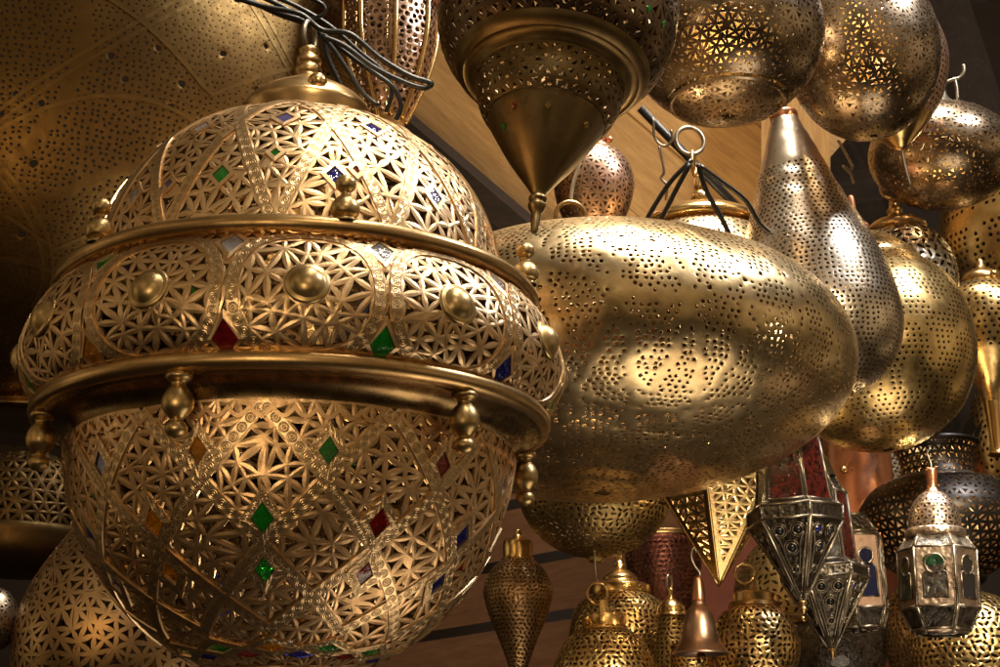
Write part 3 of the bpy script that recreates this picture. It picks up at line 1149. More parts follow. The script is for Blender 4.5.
T1 = Thing('octagonal_lantern', 'tall eight-sided lantern with copper bands and plain brass ribs at the top centre-left', 391, 20, 3.3)
sf = T1.surf([(46, 120), (46, 60), (46, 0), (44, -30), (36, -62), (24, -92), (15, -112)])
dots(sf, 'body', ['rose', 'cut_edge'], T1.o, d=7.5, rad=2.9, t=1.6, jit=.2, seed=18)
T1.lathe('copper_band', [(46.5, 30), (48, 29), (48, 12), (46.5, 11)], 'copper', 64, smooth=False)
rb = []
for k in range(8):
    a = 2 * PI * k / 8 + .1
    rb.append(T1.wire([(r * math.sin(a), -r * math.cos(a), z) for r, z in ((47, 120), (47, 60), (47, 0), (45, -30), (37, -62), (25, -92), (16, -112))], 2.6, name='rib', mat='gold_smooth'))
T1.lathe('tip', [(16, -110), (13, -120), (0, -128)], 'brass_turned', 32)

T2 = Thing('oval_lantern', 'small pale finely dotted oval lantern behind the black cables at the top', 335, 30, 3.6)
sf = T2.surf([(14, 90), (34, 60), (40, 10), (34, -40), (18, -74)])
dots(sf, 'body', ['silver_brass', 'cut_edge'], T2.o, d=6.2, rad=1.9, t=1.5, jit=.15, seed=19)

CL = Thing('capped_lantern', 'gold-capped pierced lantern with black cables tied at its ring, behind the saucer lantern', 703, 272, 3.3)
sf = CL.surf([(50, 44), (68, 30), (84, 0), (84, -40), (64, -70)])
fret(sf, 'body', ['pale_brass', 'cut_edge'], CL.o, d=10, w=4.6, wn=2.6, t=2, ridge=.3, minhole=.8, seed=20)
CL.lathe('cap', [(0, 104), (5, 103), (6, 92), (5, 86), (8, 84), (9, 78), (7, 75), (13, 71), (26, 66), (46, 60), (58, 53), (62, 47), (60, 42), (50, 40)], 'gold_smooth', 64, sharp=50)
CL.lathe('knob', ball(6), 'gold_smooth', 20, loc=(51, -36, 44))
CL.wire([(-6, 0, 157), (-3, 0, 180), (0, 0, 230)], 1.2, name='wire')
CL.ring(-8, 143, 15, 2.2, yaw=20, mat='steel_rod')
CL.ring(-5, 118, 6.5, 1.8, name='link', yaw=75, oval=2.0)

for i, pts in enumerate([[(692, 160), (672, 180), (655, 205), (640, 232)], [(690, 164), (676, 190), (660, 222), (652, 236)],
                         [(698, 164), (706, 190), (720, 215), (735, 245), (744, 252)],
                         [(700, 166), (722, 182), (745, 200), (760, 224), (776, 238), (790, 254), (776, 262), (762, 258)]]):
    lab = ['black cable drooping left from the ring of the gold-capped lantern, outer one',
           'black cable drooping left from the ring of the gold-capped lantern, inner one',
           'short black cable hanging straight over the cap of the gold-capped lantern',
           'black cable looping right over the cap knob towards the silvery teardrop'][i]
    v, f = tube_data([P(x, y, 3.15 - .03 * i) for x, y in [tuple(q) for q in crom(pts, 6)]], .0052, 8)
    tag(link_mesh('electric_cable', v, f, 'rubber'), lab, 'cable', 'black cables among the lanterns')
for i, (pts, rr) in enumerate([([(225, -6), (262, 6), (300, 14), (322, 30), (350, 34), (380, 58), (410, 76), (431, 83), (424, 88), (404, 82), (372, 66), (345, 46), (322, 36)], .0040),
                               ([(232, -8), (270, 10), (306, 22), (326, 40), (345, 66), (362, 92), (378, 106)], .0037),
                               ([(250, -8), (285, 8), (312, 26), (330, 40), (356, 60), (376, 74), (394, 88), (401, 106), (396, 120)], .0037),
                               ([(240, -4), (278, 14), (318, 30), (328, 58), (338, 80), (344, 96)], .0040),
                               ([(300, -6), (322, 4), (324, 14), (312, 20), (314, 34)], .003),
                               ([(262, -8), (296, 6), (330, 26), (360, 52), (384, 72), (392, 92), (386, 112)], .0034)]):
    lab = ['black cable stretching right into a long closed loop above the three-tier lantern', 'thin black cable dropping behind the cap of the three-tier lantern, second from its neck',
           'black cable of the bundle ending in a curl right of the brass cap', 'black cable dropping closest beside the neck of the three-tier lantern',
           'thin curl of black wire at the very top over the lantern ring', 'black cable of the bundle running just below the long closed loop'][i]
    v, f = tube_data([P(x, y, 2.22 + .02 * i) for x, y in [tuple(q) for q in crom(pts, 6)]], rr, 8)
    tag(link_mesh('electric_cable', v, f, 'rubber'), lab, 'cable', 'black cables among the lanterns')

# =================================================================== LOWER LEFT
A1 = Thing('globe_lantern', 'brown pear-shaped globe lantern with arabesque leaf cutouts at the bottom left', 128, 640, 2.75)
sf = A1.surf([(34, 150), (52, 122), (74, 92), (98, 52), (112, 4), (106, -44), (80, -86), (40, -112)])
fret(sf, 'body', ['aged', 'cut_edge'], A1.o, d=14, w=6.4, wn=3.0, t=2.2, ridge=.4, jit=.40, seed=21)
A1.lathe('collar', [(30, 164), (36, 162), (37, 154), (33, 148)], 'brass_dark', 48)

A2 = Thing('bowl_lantern', 'dim star-fretted lantern on a smooth brass bowl at the left edge', 20, 540, 2.95)
sf = A2.surf([(30, 84), (50, 70), (62, 40), (66, 6)])
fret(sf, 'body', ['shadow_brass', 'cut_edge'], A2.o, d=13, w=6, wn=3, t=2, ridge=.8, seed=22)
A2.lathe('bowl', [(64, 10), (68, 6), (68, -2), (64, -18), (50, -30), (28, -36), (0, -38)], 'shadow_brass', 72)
A3 = Thing('globe_lantern', 'small grey cracked-pattern globe cut by the bottom left edge', -6, 620, 2.7)
sf = A3.surf(ell(24, 32, 14, 166, 10))
fret(sf, 'body', ['pewter', 'cut_edge'], A3.o, d=7, w=2.6, wn=1.6, t=1.2, ridge=.3, seed=23)

# =================================================================== LOWER CENTRE
B1 = Thing('pear_lantern', 'dark slim pear-shaped lantern tapering to a point, beside the three-tier bowl', 518, 590, 3.5)
sf = B1.surf([(15, 31), (27, 20), (34, 4), (34, -8), (28, -28), (18, -52), (9, -78), (5, -96)])
dots(sf, 'body', ['aged', 'cut_edge'], B1.o, d=4.8, rad=1.6, t=1.4, jit=.14, shape='leaf', seed=24)
B1.lathe('cap', [(0, 62), (3, 60), (5, 54), (12, 50), (15, 47), (15, 32), (17, 31), (15, 28)], 'gold_smooth', 40)

B0 = Thing('bowl_lantern', 'bowl-bottomed lantern with scattered leaf holes showing beneath the saucer lantern', 595, 486, 3.45)
sf = B0.surf(ell(78, 72, 20, 172, 14))
dots(sf, 'body', ['old_brass', 'cut_edge'], B0.o, d=6.8, rad=2.2, t=1.6, jit=.16, shape='leaf', seed=25)
B0.lathe('spigot', [(8, -70), (7, -76), (0, -77)], 'old_brass', 24)

B3 = Thing('globe_lantern', 'round leaf-pierced lantern under a tiered bell cap, behind the ringed globe', 621, 640, 3.6)
sf = B3.surf([(29, 46), (44, 34), (51, 12), (52, -8), (44, -32), (26, -48)])
dots(sf, 'body', ['gold', 'cut_edge'], B3.o, d=6, rad=2.2, t=1.5, jit=.14, shape='leaf', seed=26)
B3.lathe('cap', [(0, 92), (3, 90), (4, 80), (6, 76), (5, 72), (10, 69), (17, 63), (19, 58), (29, 55), (31, 52), (31, 45), (28, 43)], 'gold_smooth', 48, sharp=50)

B2 = Thing('globe_lantern', 'round brass lantern with a flat collar and standing ring at the bottom centre', 605, 678, 3.25)
sf = B2.surf([(22, 50), (38, 38), (50, 16), (53, -6), (46, -30), (28, -48)])
dots(sf, 'body', ['gold', 'cut_edge'], B2.o, d=6.6, rad=2.5, t=1.5, jit=.14, shape='leaf', seed=27)
B2.lathe('cap', [(0, 78), (5, 77), (5, 65), (8, 64), (21, 63), (22, 60), (22, 52), (24, 50), (22, 47)], 'gold_smooth', 44, smooth=False, sharp=50)
B2.lathe('screw', ball(3), 'gold_smooth', 12, loc=(-17, -16, 57))
B2.ring(-6, 84, 11, 1.5, yaw=20)
B2.wire([(-6, 0, 94), (-8, 0, 110), (-8, 0, 130)], 1.2)

B4 = Thing('tube_lantern', 'slim tube lantern with domed brass cap and hook beside the bell', 672, 640, 3.45)
sf = B4.surf([(13, 24), (17, 0), (22, -30), (26, -60)])
dots(sf, 'body', ['old_brass', 'cut_edge'], B4.o, d=5.5, rad=1.8, t=1.2, shape='leaf', seed=28)
B4.lathe('cap', [(0, 52), (2.5, 51), (2.5, 42), (8, 39), (13, 33), (15, 26), (17, 24), (14, 22)], 'gold_smooth', 36)
B4.ring(-1, 56, 5, 1.2, yaw=60, oval=1.8, mat='steel_rod')

B5 = Thing('cup_lantern', 'small open-topped yellow cup lantern under the bell', 692, 664, 3.3)
sf = B5.surf([(20, 16), (22, 4), (20, -12), (14, -24)])
dots(sf, 'body', ['gold', 'cut_edge'], B5.o, d=5.5, rad=1.9, t=1.2, shape='leaf', seed=29)
B5.lathe('rim', [(17, 19), (20, 20), (22, 17), (20, 14)], 'gold_smooth', 36)

BL = Thing('bell', 'small polished copper-brass bell hanging from a hook', 700, 632, 3.05)
BL.lathe('bell_body', [(0, 32), (6, 31), (8, 26), (13, 20), (16, 10), (17.5, 0), (20, -9), (25, -16), (28, -20), (28, -22), (25, -21.5), (18, -14), (14, 0), (8, 16), (0, 20)], 'rose', 56)
BL.lathe('handle_loop', [(0, 56), (4, 55), (6, 46), (7, 34), (6, 30), (0, 29)], 'copper', 24)
BL.lathe('clapper', [(0, 0), (1.5, -1), (1.5, -18), (4, -21), (5, -26), (3, -30), (0, -31)], 'brass_dark', 20)
BL.wire([(-2, 0, 50), (2, 0, 58), (-3, 0, 66), (-6, 0, 76), (-4, 0, 84), (0, 0, 80)], 1.6)

B6 = Thing('globe_lantern', 'round gold lantern with curling leaf holes and upright ring, right of the bell', 756, 645, 3.3)
sf = B6.surf([(24, 38), (36, 28), (43, 6), (43, -10), (36, -30), (22, -44)])
dots(sf, 'body', ['gold', 'cut_edge'], B6.o, d=6.8, rad=2.6, t=1.5, jit=.14, shape='leaf', seed=30)
B6.lathe('cap', [(0, 60), (3, 59), (3, 54), (18, 53), (21, 51), (21, 43), (25, 42), (26, 38), (22, 36)], 'brass_turned', 44, smooth=False, sharp=50)
B6.lathe('screw', ball(3.2), 'brass_turned', 12, loc=(22, -10, 44))
B6.ring(-8, 71, 10, 1.8, yaw=15)


def pyramid(th_, base_r, height, n, spin):
    """star point: inverted pyramid with pierced faces and solid ribs"""
    tip = np.array([0, 0, 0.0])
    cs = [np.array([base_r * math.sin(2 * PI * k / n + spin), -base_r * math.cos(2 * PI * k / n + spin), height]) for k in range(n)]
    for k in range(n):
        a, b = cs[k], cs[(k + 1) % n]
        w = np.linalg.norm(b - a)
        pl = Plane(tip, b - a, (a + b) / 2, th_.u)
        if pl.n.dot((a + b) / 2 * [1, 1, 0]) < 0:
            pl.n = -pl.n
        hgt = np.linalg.norm((a + b) / 2)
        pts = []
        ins = 4.5
        t0 = ins / (w / 2 / hgt) / 1.0 + 8
        m = 13
        for i in range(m + 1):
            y = t0 + (hgt - 4 - t0) * i / m
            hwid = w / 2 * y / hgt - ins
            if hwid < .5:
                continue
            nn = max(1, int(2 * hwid / 11))
            for j in range(nn + 1):
                x = -hwid + 2 * hwid * j / nn
                e = 0 if j in (0, nn) or i in (0, m) else 1
                pts.append((x + e * random.uniform(-1.5, 1.5), y + e * random.uniform(-1.5, 1.5)))
        fret(pl, 'face', ['gold', 'cut_edge'], th_.o, d=11, w=4.6, wn=2.6, t=1.2, ridge=.3, pts=np.array(pts), full=False, seed=k + 40, m=2)
        # solid border of the face
        A = Acc()
        o3 = [(0, 0), (w / 2, hgt), (-w / 2, hgt)]
        i3 = [(0, t0), (w / 2 - ins - 1, hgt - 4), (-(w / 2 - ins - 1), hgt - 4)]
        oo = [A.v(*q, .2) for q in o3]
        ii = [A.v(*q, .2) for q in i3]
        for q in range(3):
            A.face((oo[q], oo[(q + 1) % 3], ii[(q + 1) % 3], ii[q]), 0, False)
        A.build('face_frame', pl, ['gold_smooth'], th_.o)
    for k in range(n):
        a, b = cs[k], cs[(k + 1) % n]
        th_.wire([tuple(tip), tuple(a * .5), tuple(a)], 1.5, name='rib', mat='gold_smooth')
    v, f = merge(*[tube_data([Vector(cs[k]) * th_.u, Vector(cs[(k + 1) % n]) * th_.u], 2 * th_.u, 6) for k in range(n)])
    link_mesh('top_frame', v, f, 'gold_smooth', None, True, th_.o)


SP = Thing('star_lantern', 'gold star-shaped lantern, its pierced pyramid point hanging down below the saucer lantern', 719, 586, 3.2, lean=1)
pyramid(SP, 84, 128, 6, math.radians(-9))


# =================================================================== FACETED LANTERNS WITH GLASS PANES
def beads(th_, p0, p1, r, n=6):
    return tube_data([Vector(p0) * th_.u, Vector(p1) * th_.u], r * th_.u, n)


def faceted(th_, n, levels, spin, segs, rod, frame_mat):
    """levels: (r, z) top to bottom; segs: material for the panes between two levels (or a dict)"""
    R = []
    for r, z in levels:
        R.append([Vector((r * math.sin(2 * PI * (k + .5) / n + spin), -r * math.cos(2 * PI * (k + .5) / n + spin), z)) for k in range(n)])
    for li, seg in enumerate(segs):
        if seg is None:
            continue
        for k in range(n):
            j = (k + 1) % n
            q = [R[li][k], R[li + 1][k], R[li + 1][j], R[li][j]]
            if seg['mat'] is None:
                continue
            m_ = seg['mat'][k % len(seg['mat'])] if isinstance(seg['mat'], list) else seg['mat']
            c = sum(q, Vector()) / 4
            q2 = [c + (x - c) * .985 for x in q]
            nrm = (q[1] - q[0]).cross(q[2] - q[0])
            if nrm.length < 1e-5:
                nrm = (q[2] - q[1]).cross(q[3] - q[1])
            nrm.normalize()
            V = [(x + nrm * .3) * th_.u for x in q2] + [(x - nrm * .8) * th_.u for x in q2]
            Fc = [(0, 1, 2, 3), (7, 6, 5, 4), (0, 4, 5, 1), (1, 5, 6, 2), (2, 6, 7, 3), (3, 7, 4, 0)]
            link_mesh(seg['name'], V, Fc, m_, None, False, th_.o)
            if 'deco' in seg:
                seg['deco'](th_, q, nrm, k)
    parts = []
    for li in range(len(levels)):
        for k in range(n):
            if levels[li][0] > 1:
                parts.append(beads(th_, R[li][k], R[li][(k + 1) % n], rod))
            if li < len(levels) - 1:
                parts.append(beads(th_, R[li][k], R[li + 1][k], rod))
    # rows of beads soldered along the frame
    bv, bf = lathe_data(ball(rod * .62, 4), 6, 1.0)
    for li in range(len(levels) - 1):
        for k in range(n):
            a, b = R[li][k], R[li + 1][k]
            nb = int((b - a).length / (rod * 1.5))
            for side in (-1, 1):
                nb2 = R[li][(k + side) % n]
                t = (nb2 - a)
                t = t.normalized() * rod * 1.6 if t.length > .1 else Vector()
                for s in range(1, nb):
                    p = (a.lerp(b, s / nb) + t)
                    p = p + Vector((p.x, p.y, 0)).normalized() * rod * .5
                    parts.append(([(Vector(x) + p) * th_.u for x in bv], bf))
    v, f = merge(*parts)
    link_mesh('frame', v, f, frame_mat, None, True, th_.o)


def cabochon_panel(th_, q, nrm, k):
    """relief ornament of an embossed lower panel: scroll tubes, settings and stones"""
    top, tip = (q[0] + q[3]) / 2, (q[1] + q[2]) / 2
    ex = (q[3] - q[0])
    wt = ex.length
    ex.normalize()
    h = (tip - top).length
    ey = (tip - top).normalized()

    def pt(x, y, o=1.2):
        return top + ex * x + ey * y + nrm * o
    tubes = []
    for s in (-1, 1):
        for off in (.0, .1):
            c = [(s * wt * (.40 - off), h * (.08 + off)), (s * wt * (.30 - off), h * .3), (s * wt * (.17 - off * .6), h * .55), (s * wt * .05, h * (.86 - off * 2))]
            tubes.append(tube_data([pt(x, y) * th_.u for x, y in [tuple(z) for z in crom(c, 4)]], .9 * th_.u, 5))
    spots = [(-wt * .19, h * .15, wt * .085), (wt * .19, h * .15, wt * .085), (0, h * .36, wt * .085), (0, h * .62, wt * .06)]
    for x, y, r in spots:
        ring = [pt(x + r * 1.25 * math.cos(a), y + r * 1.25 * math.sin(a)) * th_.u for a in np.linspace(0, 2 * PI, 13)[:-1]]
        tubes.append(tube_data(ring, .9 * th_.u, 5, True))
        ring = [pt(x + r * 1.8 * math.cos(a), y + r * 1.8 * math.sin(a), .6) * th_.u for a in np.linspace(0, 2 * PI, 15)[:-1]]
        tubes.append(tube_data(ring, .55 * th_.u, 5, True))
    v, f = merge(*tubes)
    link_mesh('relief', v, f, 'bead_metal', None, True, th_.o)
    for i, (x, y, r) in enumerate(spots):
        v, f = lathe_data([(0, r * .6), (r * .6, r * .45), (r, 0), (r, -1)], 12, th_.u)
        o = link_mesh('stone', v, f, 'glass_blue' if (i == 0 and k % 3 == 0) else 'stone_dark', None, True, th_.o)
        o.matrix_local = Matrix.Translation(pt(x, y, .4) * th_.u) @ nrm.to_track_quat('Z', 'Y').to_matrix().to_4x4()


metal('bead_metal', (.34, .285, .215), (.12, .09, .065), rough=.3, patina=.7)
metal('embossed', (.11, .09, .07), (.03, .024, .02), rough=.38, patina=.6, hammer=.9, hscale=120)
plain('stone_dark', (.010, .009, .009), .3, 0, .15)


def keyhole(mats_, green=None):
    def deco(th_, q, nrm, k):
        cen = sum(q, Vector()) / 4
        ey = ((q[0] + q[3]) / 2 - (q[1] + q[2]) / 2)
        h = ey.length
        ey.normalize()
        ex = nrm.cross(ey) * -1
        w = (q[2] - q[1]).length * .30
        out = []
        for a in np.linspace(-.85 * PI / 2 - .2, PI + .85 * PI / 2 + .2, 17)[0:17]:
            out.append((w * .82 * math.cos(a), h * .20 + w * .82 * math.sin(a)))
        body = [(-w * .55, h * .10), (-w, h * .04), (-w, -h * .36), (w, -h * .36), (w, h * .04), (w * .55, h * .10)]
        poly = out + body
        V = [(cen + ex * x + ey * y + nrm * 1.1) * th_.u for x, y in poly] + [(cen + ex * x + ey * y - nrm * .2) * th_.u for x, y in poly]
        m = len(poly)
        Fc = [tuple(range(m))] + [(i, m + i, m + (i + 1) % m, (i + 1) % m) for i in range(m)]
        link_mesh('keyhole_window', V, Fc, mats_[k % len(mats_)], None, False, th_.o)
        if k == green:
            hd = [(w * .95 * math.cos(a), h * .27 + w * .52 * math.sin(a)) for a in np.linspace(0, 2 * PI, 17)[:-1]]
            V2 = [(cen + ex * x + ey * y + nrm * 1.8) * th_.u for x, y in hd]
            link_mesh('green_arch', V2, [tuple(range(16))], 'glass_forest', None, False, th_.o)
        v, f = tube_data([x + nrm * .1 * th_.u for x in V[:m]], 1.25 * th_.u, 5, True)
        link_mesh('window_trim', v, f, 'bead_metal', None, True, th_.o)
    return deco


FA = Thing('glass_lantern', 'hexagonal silver lantern with red glass panes and jewelled point, upper of the jewelled pair', 794, 508, 2.95, lean=-2)
faceted(FA, 6, [(12, 86), (30, 76), (38, 4), (48, -2), (48, -16), (3, -92)], math.radians(-12),
        [{'mat': 'embossed', 'name': 'shoulder'}, {'mat': ['glass_wine', 'glass_smoke', 'glass_wine'], 'name': 'pane'}, {'mat': 'embossed', 'name': 'ledge'},
         {'mat': 'embossed', 'name': 'ledge'}, {'mat': 'embossed', 'name': 'point_panel', 'deco': cabochon_panel}], 1.5, 'bead_metal')
FA.lathe('drop_finial', [(3, -90), (4.5, -94), (3, -98), (4, -101), (0, -106)], 'brass_turned', 20)
FA.lathe('top_knob', ball(14), 'embossed', 24, loc=(0, 0, 88))
FA.ring(6, 108, 10, 1.8, yaw=40, mat='bead_metal')

FB = Thing('glass_lantern', 'hexagonal silver lantern with dark red panes and jewelled point, lower of the jewelled pair', 824, 567, 3.1, lean=-2)
FB.u *= 1.08
faceted(FB, 6, [(14, 96), (22, 74), (27, 68), (30, 4), (40, -2), (40, -12), (3, -74)], math.radians(6),
        [{'mat': 'embossed', 'name': 'shoulder'}, {'mat': 'embossed', 'name': 'shoulder'}, {'mat': ['glass_wine', 'glass_wine', 'glass_smoke'], 'name': 'pane'},
         {'mat': 'embossed', 'name': 'ledge'}, {'mat': 'embossed', 'name': 'ledge'}, {'mat': 'embossed', 'name': 'point_panel', 'deco': cabochon_panel}], 1.4, 'bead_metal')
FB.lathe('drop_finial', [(3, -72), (4, -76), (3, -79), (0, -86)], 'brass_turned', 20)
FB.lathe('top_dome', [(0, 112), (6, 110), (12, 104), (16, 94), (19, 84)], 'bead_metal', 40)
FB.ring(-8, 120, 8, 1.8, yaw=30, mat='bead_metal')

FC = Thing('glass_lantern', 'copper-sided lantern with blue keyhole windows half hidden behind the jewelled pair', 856, 578, 3.35, lean=-2)
faceted(FC, 6, [(18, 62), (28, 44), (31, 40), (31, -32), (24, -50), (10, -52)], math.radians(24),
        [{'mat': 'embossed', 'name': 'shoulder'}, {'mat': 'bead_metal', 'name': 'ledge'}, {'mat': 'rose', 'name': 'side_panel', 'deco': keyhole(['glass_navy'])},
         {'mat': 'glass_smoke', 'name': 'pane'}, {'mat': 'bead_metal', 'name': 'base'}], 1.5, 'bead_metal')

FD = Thing('glass_lantern', 'small hexagonal metal lantern with keyhole windows under a pierced dome, lower right', 938, 577, 2.6, lean=1)
FD.u *= .94
faceted(FD, 6, [(30, 43), (41, 28), (41, -34), (30, -56), (26, -60)], math.radians(-4),
        [{'mat': 'glass_frost', 'name': 'roof_pane'}, {'mat': 'aged_silver', 'name': 'side_panel', 'deco': keyhole(['stone_dark', 'stone_dark', 'glass_amber', 'glass_blue', 'glass_forest', 'glass_smoke'], 5)},
         {'mat': ['glass_smoke', 'glass_smoke', 'glass_frost', 'glass_frost', 'glass_smoke', 'glass_smoke'], 'name': 'pane'}, {'mat': 'aged_silver', 'name': 'base'}], 1.5, 'bead_metal')
sf = FD.surf([(7, 92), (15, 87), (23, 76), (27, 62), (28, 50)])
fret(sf, 'dome', ['aged_silver', 'cut_edge'], FD.o, d=8.5, w=3.4, wn=2.0, minhole=.5, t=1.3, ridge=.5, seed=51, jit=.05)
FD.lathe('dome_collar', [(27, 52), (31, 50), (32, 46), (31, 42), (28, 41)], 'aged_silver', 48)
FD.lathe('stem', [(0, 118), (6, 117), (6.5, 112), (5.5, 98), (7, 94), (9, 91), (7, 88)], 'copper', 28)
FD.wire([(0, 0, 117), (0, 0, 124), (-3, 0, 134), (1, 0, 140)], 1.3)

DK = Thing('urn_lantern', 'big blackened urn-shaped lantern with flared pierced neck behind the small keyhole lantern', 942, 524, 3.5, lean=-1)
sf = DK.surf([(42, 44), (62, 38), (78, 20), (82, 0), (72, -26), (50, -46), (36, -54)])
fret(sf, 'body', ['black_iron', 'cut_edge'], DK.o, d=10, w=5.0, wn=2.8, t=1.8, ridge=.3, minhole=.7, seed=31, jit=.1)
sf = DK.surf([(42, 80), (37, 70), (35, 58), (38, 46)])
fret(sf, 'neck', ['black_iron', 'cut_edge'], DK.o, d=8.6, w=3.6, wn=2.2, minhole=.5, t=1.4, ridge=.2, seed=32, jit=.02)
DK.lathe('neck_rim', [(40, 82), (44, 83), (45, 80), (42, 78)], 'black_iron', 48)
DK.lathe('neck_collar', [(38, 48), (41, 46), (44, 44), (44, 42), (40, 41)], 'pewter', 48)
DK.lathe('base', [(37, -52), (38, -56), (30, -62), (0, -64)], 'black_iron', 48)
v, f = [], []
pr = []
for k in range(14):
    a = 2 * PI * k / 14
    b = .2
    q = [(42, 82, a - b), (42, 82, a + b), (47, 92, a + b * .8), (51, 101, a), (47, 92, a - b * .8)]
    vv = [Vector((r * math.sin(t), -r * math.cos(t), z)) * DK.u for r, z, t in q]
    pr.append((vv, [(0, 1, 2, 4), (4, 2, 3)]))
v, f = merge(*pr)
link_mesh('leaf_crown', v, f, 'black_iron', None, False, DK.o)

CS = Thing('copper_lamp', 'smooth copper lampshade cylinder behind the jewelled lanterns', 858, 492, 3.75)
CS.lathe('shade', [(30, 52), (34, 48), (36, 0), (38, -60)], 'copper', 56)
CS.lathe('knob', ball(4), 'gold_smooth', 14, loc=(-12, -34, 16))
CP = Thing('tube_lantern', 'pale finely pierced tube lantern beside the copper lampshade', 880, 490, 3.95)
sf = CP.surf([(30, 60), (30, 0), (28, -60)])
dots(sf, 'body', ['silver_brass', 'cut_edge'], CP.o, d=5, rad=1.7, t=1, shape='leaf', seed=33)

MV = Thing('maroon_lamp', 'dark maroon pierced metal lampshade in shadow behind the star point', 664, 572, 4.0, lean=0)
sf = MV.surf([(40, 34), (38, 10), (33, -30), (30, -50)])
dots(sf, 'shade', ['rosewood', 'cut_edge'], MV.o, d=5.5, rad=1.7, t=1.2, shape='leaf', seed=61)
MV.lathe('shade_rim', [(38, 38), (42, 37), (42, 33), (39, 32)], 'brass_dark', 48)

K1 = Thing('globe_lantern', 'gold globe lantern with floral cutouts at the bottom right corner', 972, 655, 3.3)
sf = K1.surf(ell(66, 64, 14, 166, 12))
dots(sf, 'body', ['gold', 'cut_edge'], K1.o, d=7, rad=2.7, t=1.6, jit=.16, shape='leaf', seed=34)
K2 = Thing('globe_lantern', 'dark pierced globe lantern behind the small keyhole lantern base', 922, 640, 3.6)
sf = K2.surf(ell(36, 66, 12, 168, 12))
dots(sf, 'body', ['aged', 'cut_edge'], K2.o, d=6, rad=2.2, t=1.4, jit=.16, shape='leaf', seed=35)
K3 = Thing('glass_lamp', 'smoky glass bowl lamp with brass studs below the jewelled lanterns', 832, 640, 3.7)
K3.lathe('bowl', [(56, 16), (58, 10), (56, -8), (48, -30), (28, -48), (0, -54)], 'glass_smoke', 56)
K3.lathe('rim', [(52, 20), (57, 21), (60, 17), (60, 12), (56, 9)], 'brass_dark', 64)
st0 = K3.lathe('stud', ball(3), 'gold_smooth', 12)
Ms = [Matrix.Translation(Vector((60 * math.sin(a), -60 * math.cos(a), 15)) * K3.u) for a in [2 * PI * k / 14 for k in range(14)]]
st0.matrix_local = Ms[0]
copies(st0, Ms[1:])
K4 = Thing('globe_lantern', 'dim bronze globe lantern in the shadow behind the ring-topped gold lantern', 800, 600, 3.95)
sf = K4.surf(ell(66, 70, 12, 168, 12))
dots(sf, 'body', ['old_brass', 'cut_edge'], K4.o, d=8, rad=2.4, t=1.6, jit=.16, shape='leaf', seed=36)

# loose hooks in view
v, f = tube_data([P(640, 108, 3.9), P(752, 222, 3.9)], .012, 6)
tag(link_mesh('iron_bar', v, f, 'rubber'), 'straight black iron bar slanting down behind the hook against the boards', 'bar')
for lab, pts, d in [('bent iron hook with a thin wire hanging left of the big iron ring', [(653, 118), (655, 138), (664, 146), (672, 140), (671, 130)], 3.5),
                    ('thin wire with a small loop hanging below the bent iron hook', [(659, 146), (662, 160), (664, 172), (661, 178), (667, 186), (666, 200)], 3.5),
                    ('iron hook holding the gold globe beside the teardrop neck', [(838, 140), (846, 154), (852, 166), (849, 172), (843, 166), (850, 172), (854, 184)], 3.4)]:
    v, f = tube_data([P(x, y, d) for x, y in [tuple(q) for q in crom(pts, 6)]], .0032, 8)
    tag(link_mesh('iron_hook', v, f, 'steel_rod'), lab, 'hook')


# =================================================================== THE SETTING
def plank_quad(name, c0, c1, c2, n, th_, gap, mat, kind='structure'):
    """n boards laid between edge c0-c1 (run) and c0-c2 (across)"""
    c0, c1, c2 = map(Vector, (c0, c1, c2))
    ex, ey = c1 - c0, c2 - c0
    nn = ex.cross(ey).normalized()
    # own frame so that object coordinates follow the grain
    X = ex.normalized()
    Yv = (ey - X * ey.dot(X)).normalized()
    M = Matrix((X, Yv, nn)).transposed().to_4x4()
    M.translation = c0
    W = ey.dot(Yv)
    Ln = ex.length
    parts = []
    for i in range(n):
        w = W / n
        parts.append(box_data((Ln / 2, w * (i + .5), -.004 * (i % 2)), (Ln, w - gap, th_)))
    v, f = merge(*parts)
    o = link_mesh(name, v, f, mat, None, False)
    o.matrix_world = M
    o['kind'] = kind
    return o


# sloping board ceiling behind the upper lanterns: grain runs down to the right
plank_quad('ceiling', P(300, 22, 4.6), P(672, 337, 4.6), P(532, -164, 4.43), 4, .03, .0015, 'plywood')
plank_quad('side_board', P(762, -60, 4.3), P(762, 260, 4.3), P(830, -60, 4.25), 1, .03, 0, 'plywood')
v, f = tube_data([P(290, 30, 4.45), P(760, 430, 4.45)], .05, 4)
o = link_mesh('beam', v, f, 'dark_timber', None, False)
o['kind'] = 'structure'
# slatted wall low behind
plank_quad('slat_wall', P(380, 700, 4.9), P(712, 655, 4.3), P(380, 420, 4.9), 5, .02, .030, 'slat_wood')
v, f = box_data((0, 0, 0), (12, .1, 9))
o = link_mesh('wall', v, f, 'dark_plaster', None, False)
o.location = (0, 6.2, 3)
o['kind'] = 'structure'
# clay wall patch on the right below
a, b, c, d_ = P(640, 700, 4.6), P(940, 700, 4.6), P(940, 480, 4.6), P(640, 480, 4.6)
o = link_mesh('clay_wall', [a, b, c, d_], [(0, 1, 2, 3)], 'clay', None, False)
o['kind'] = 'structure'
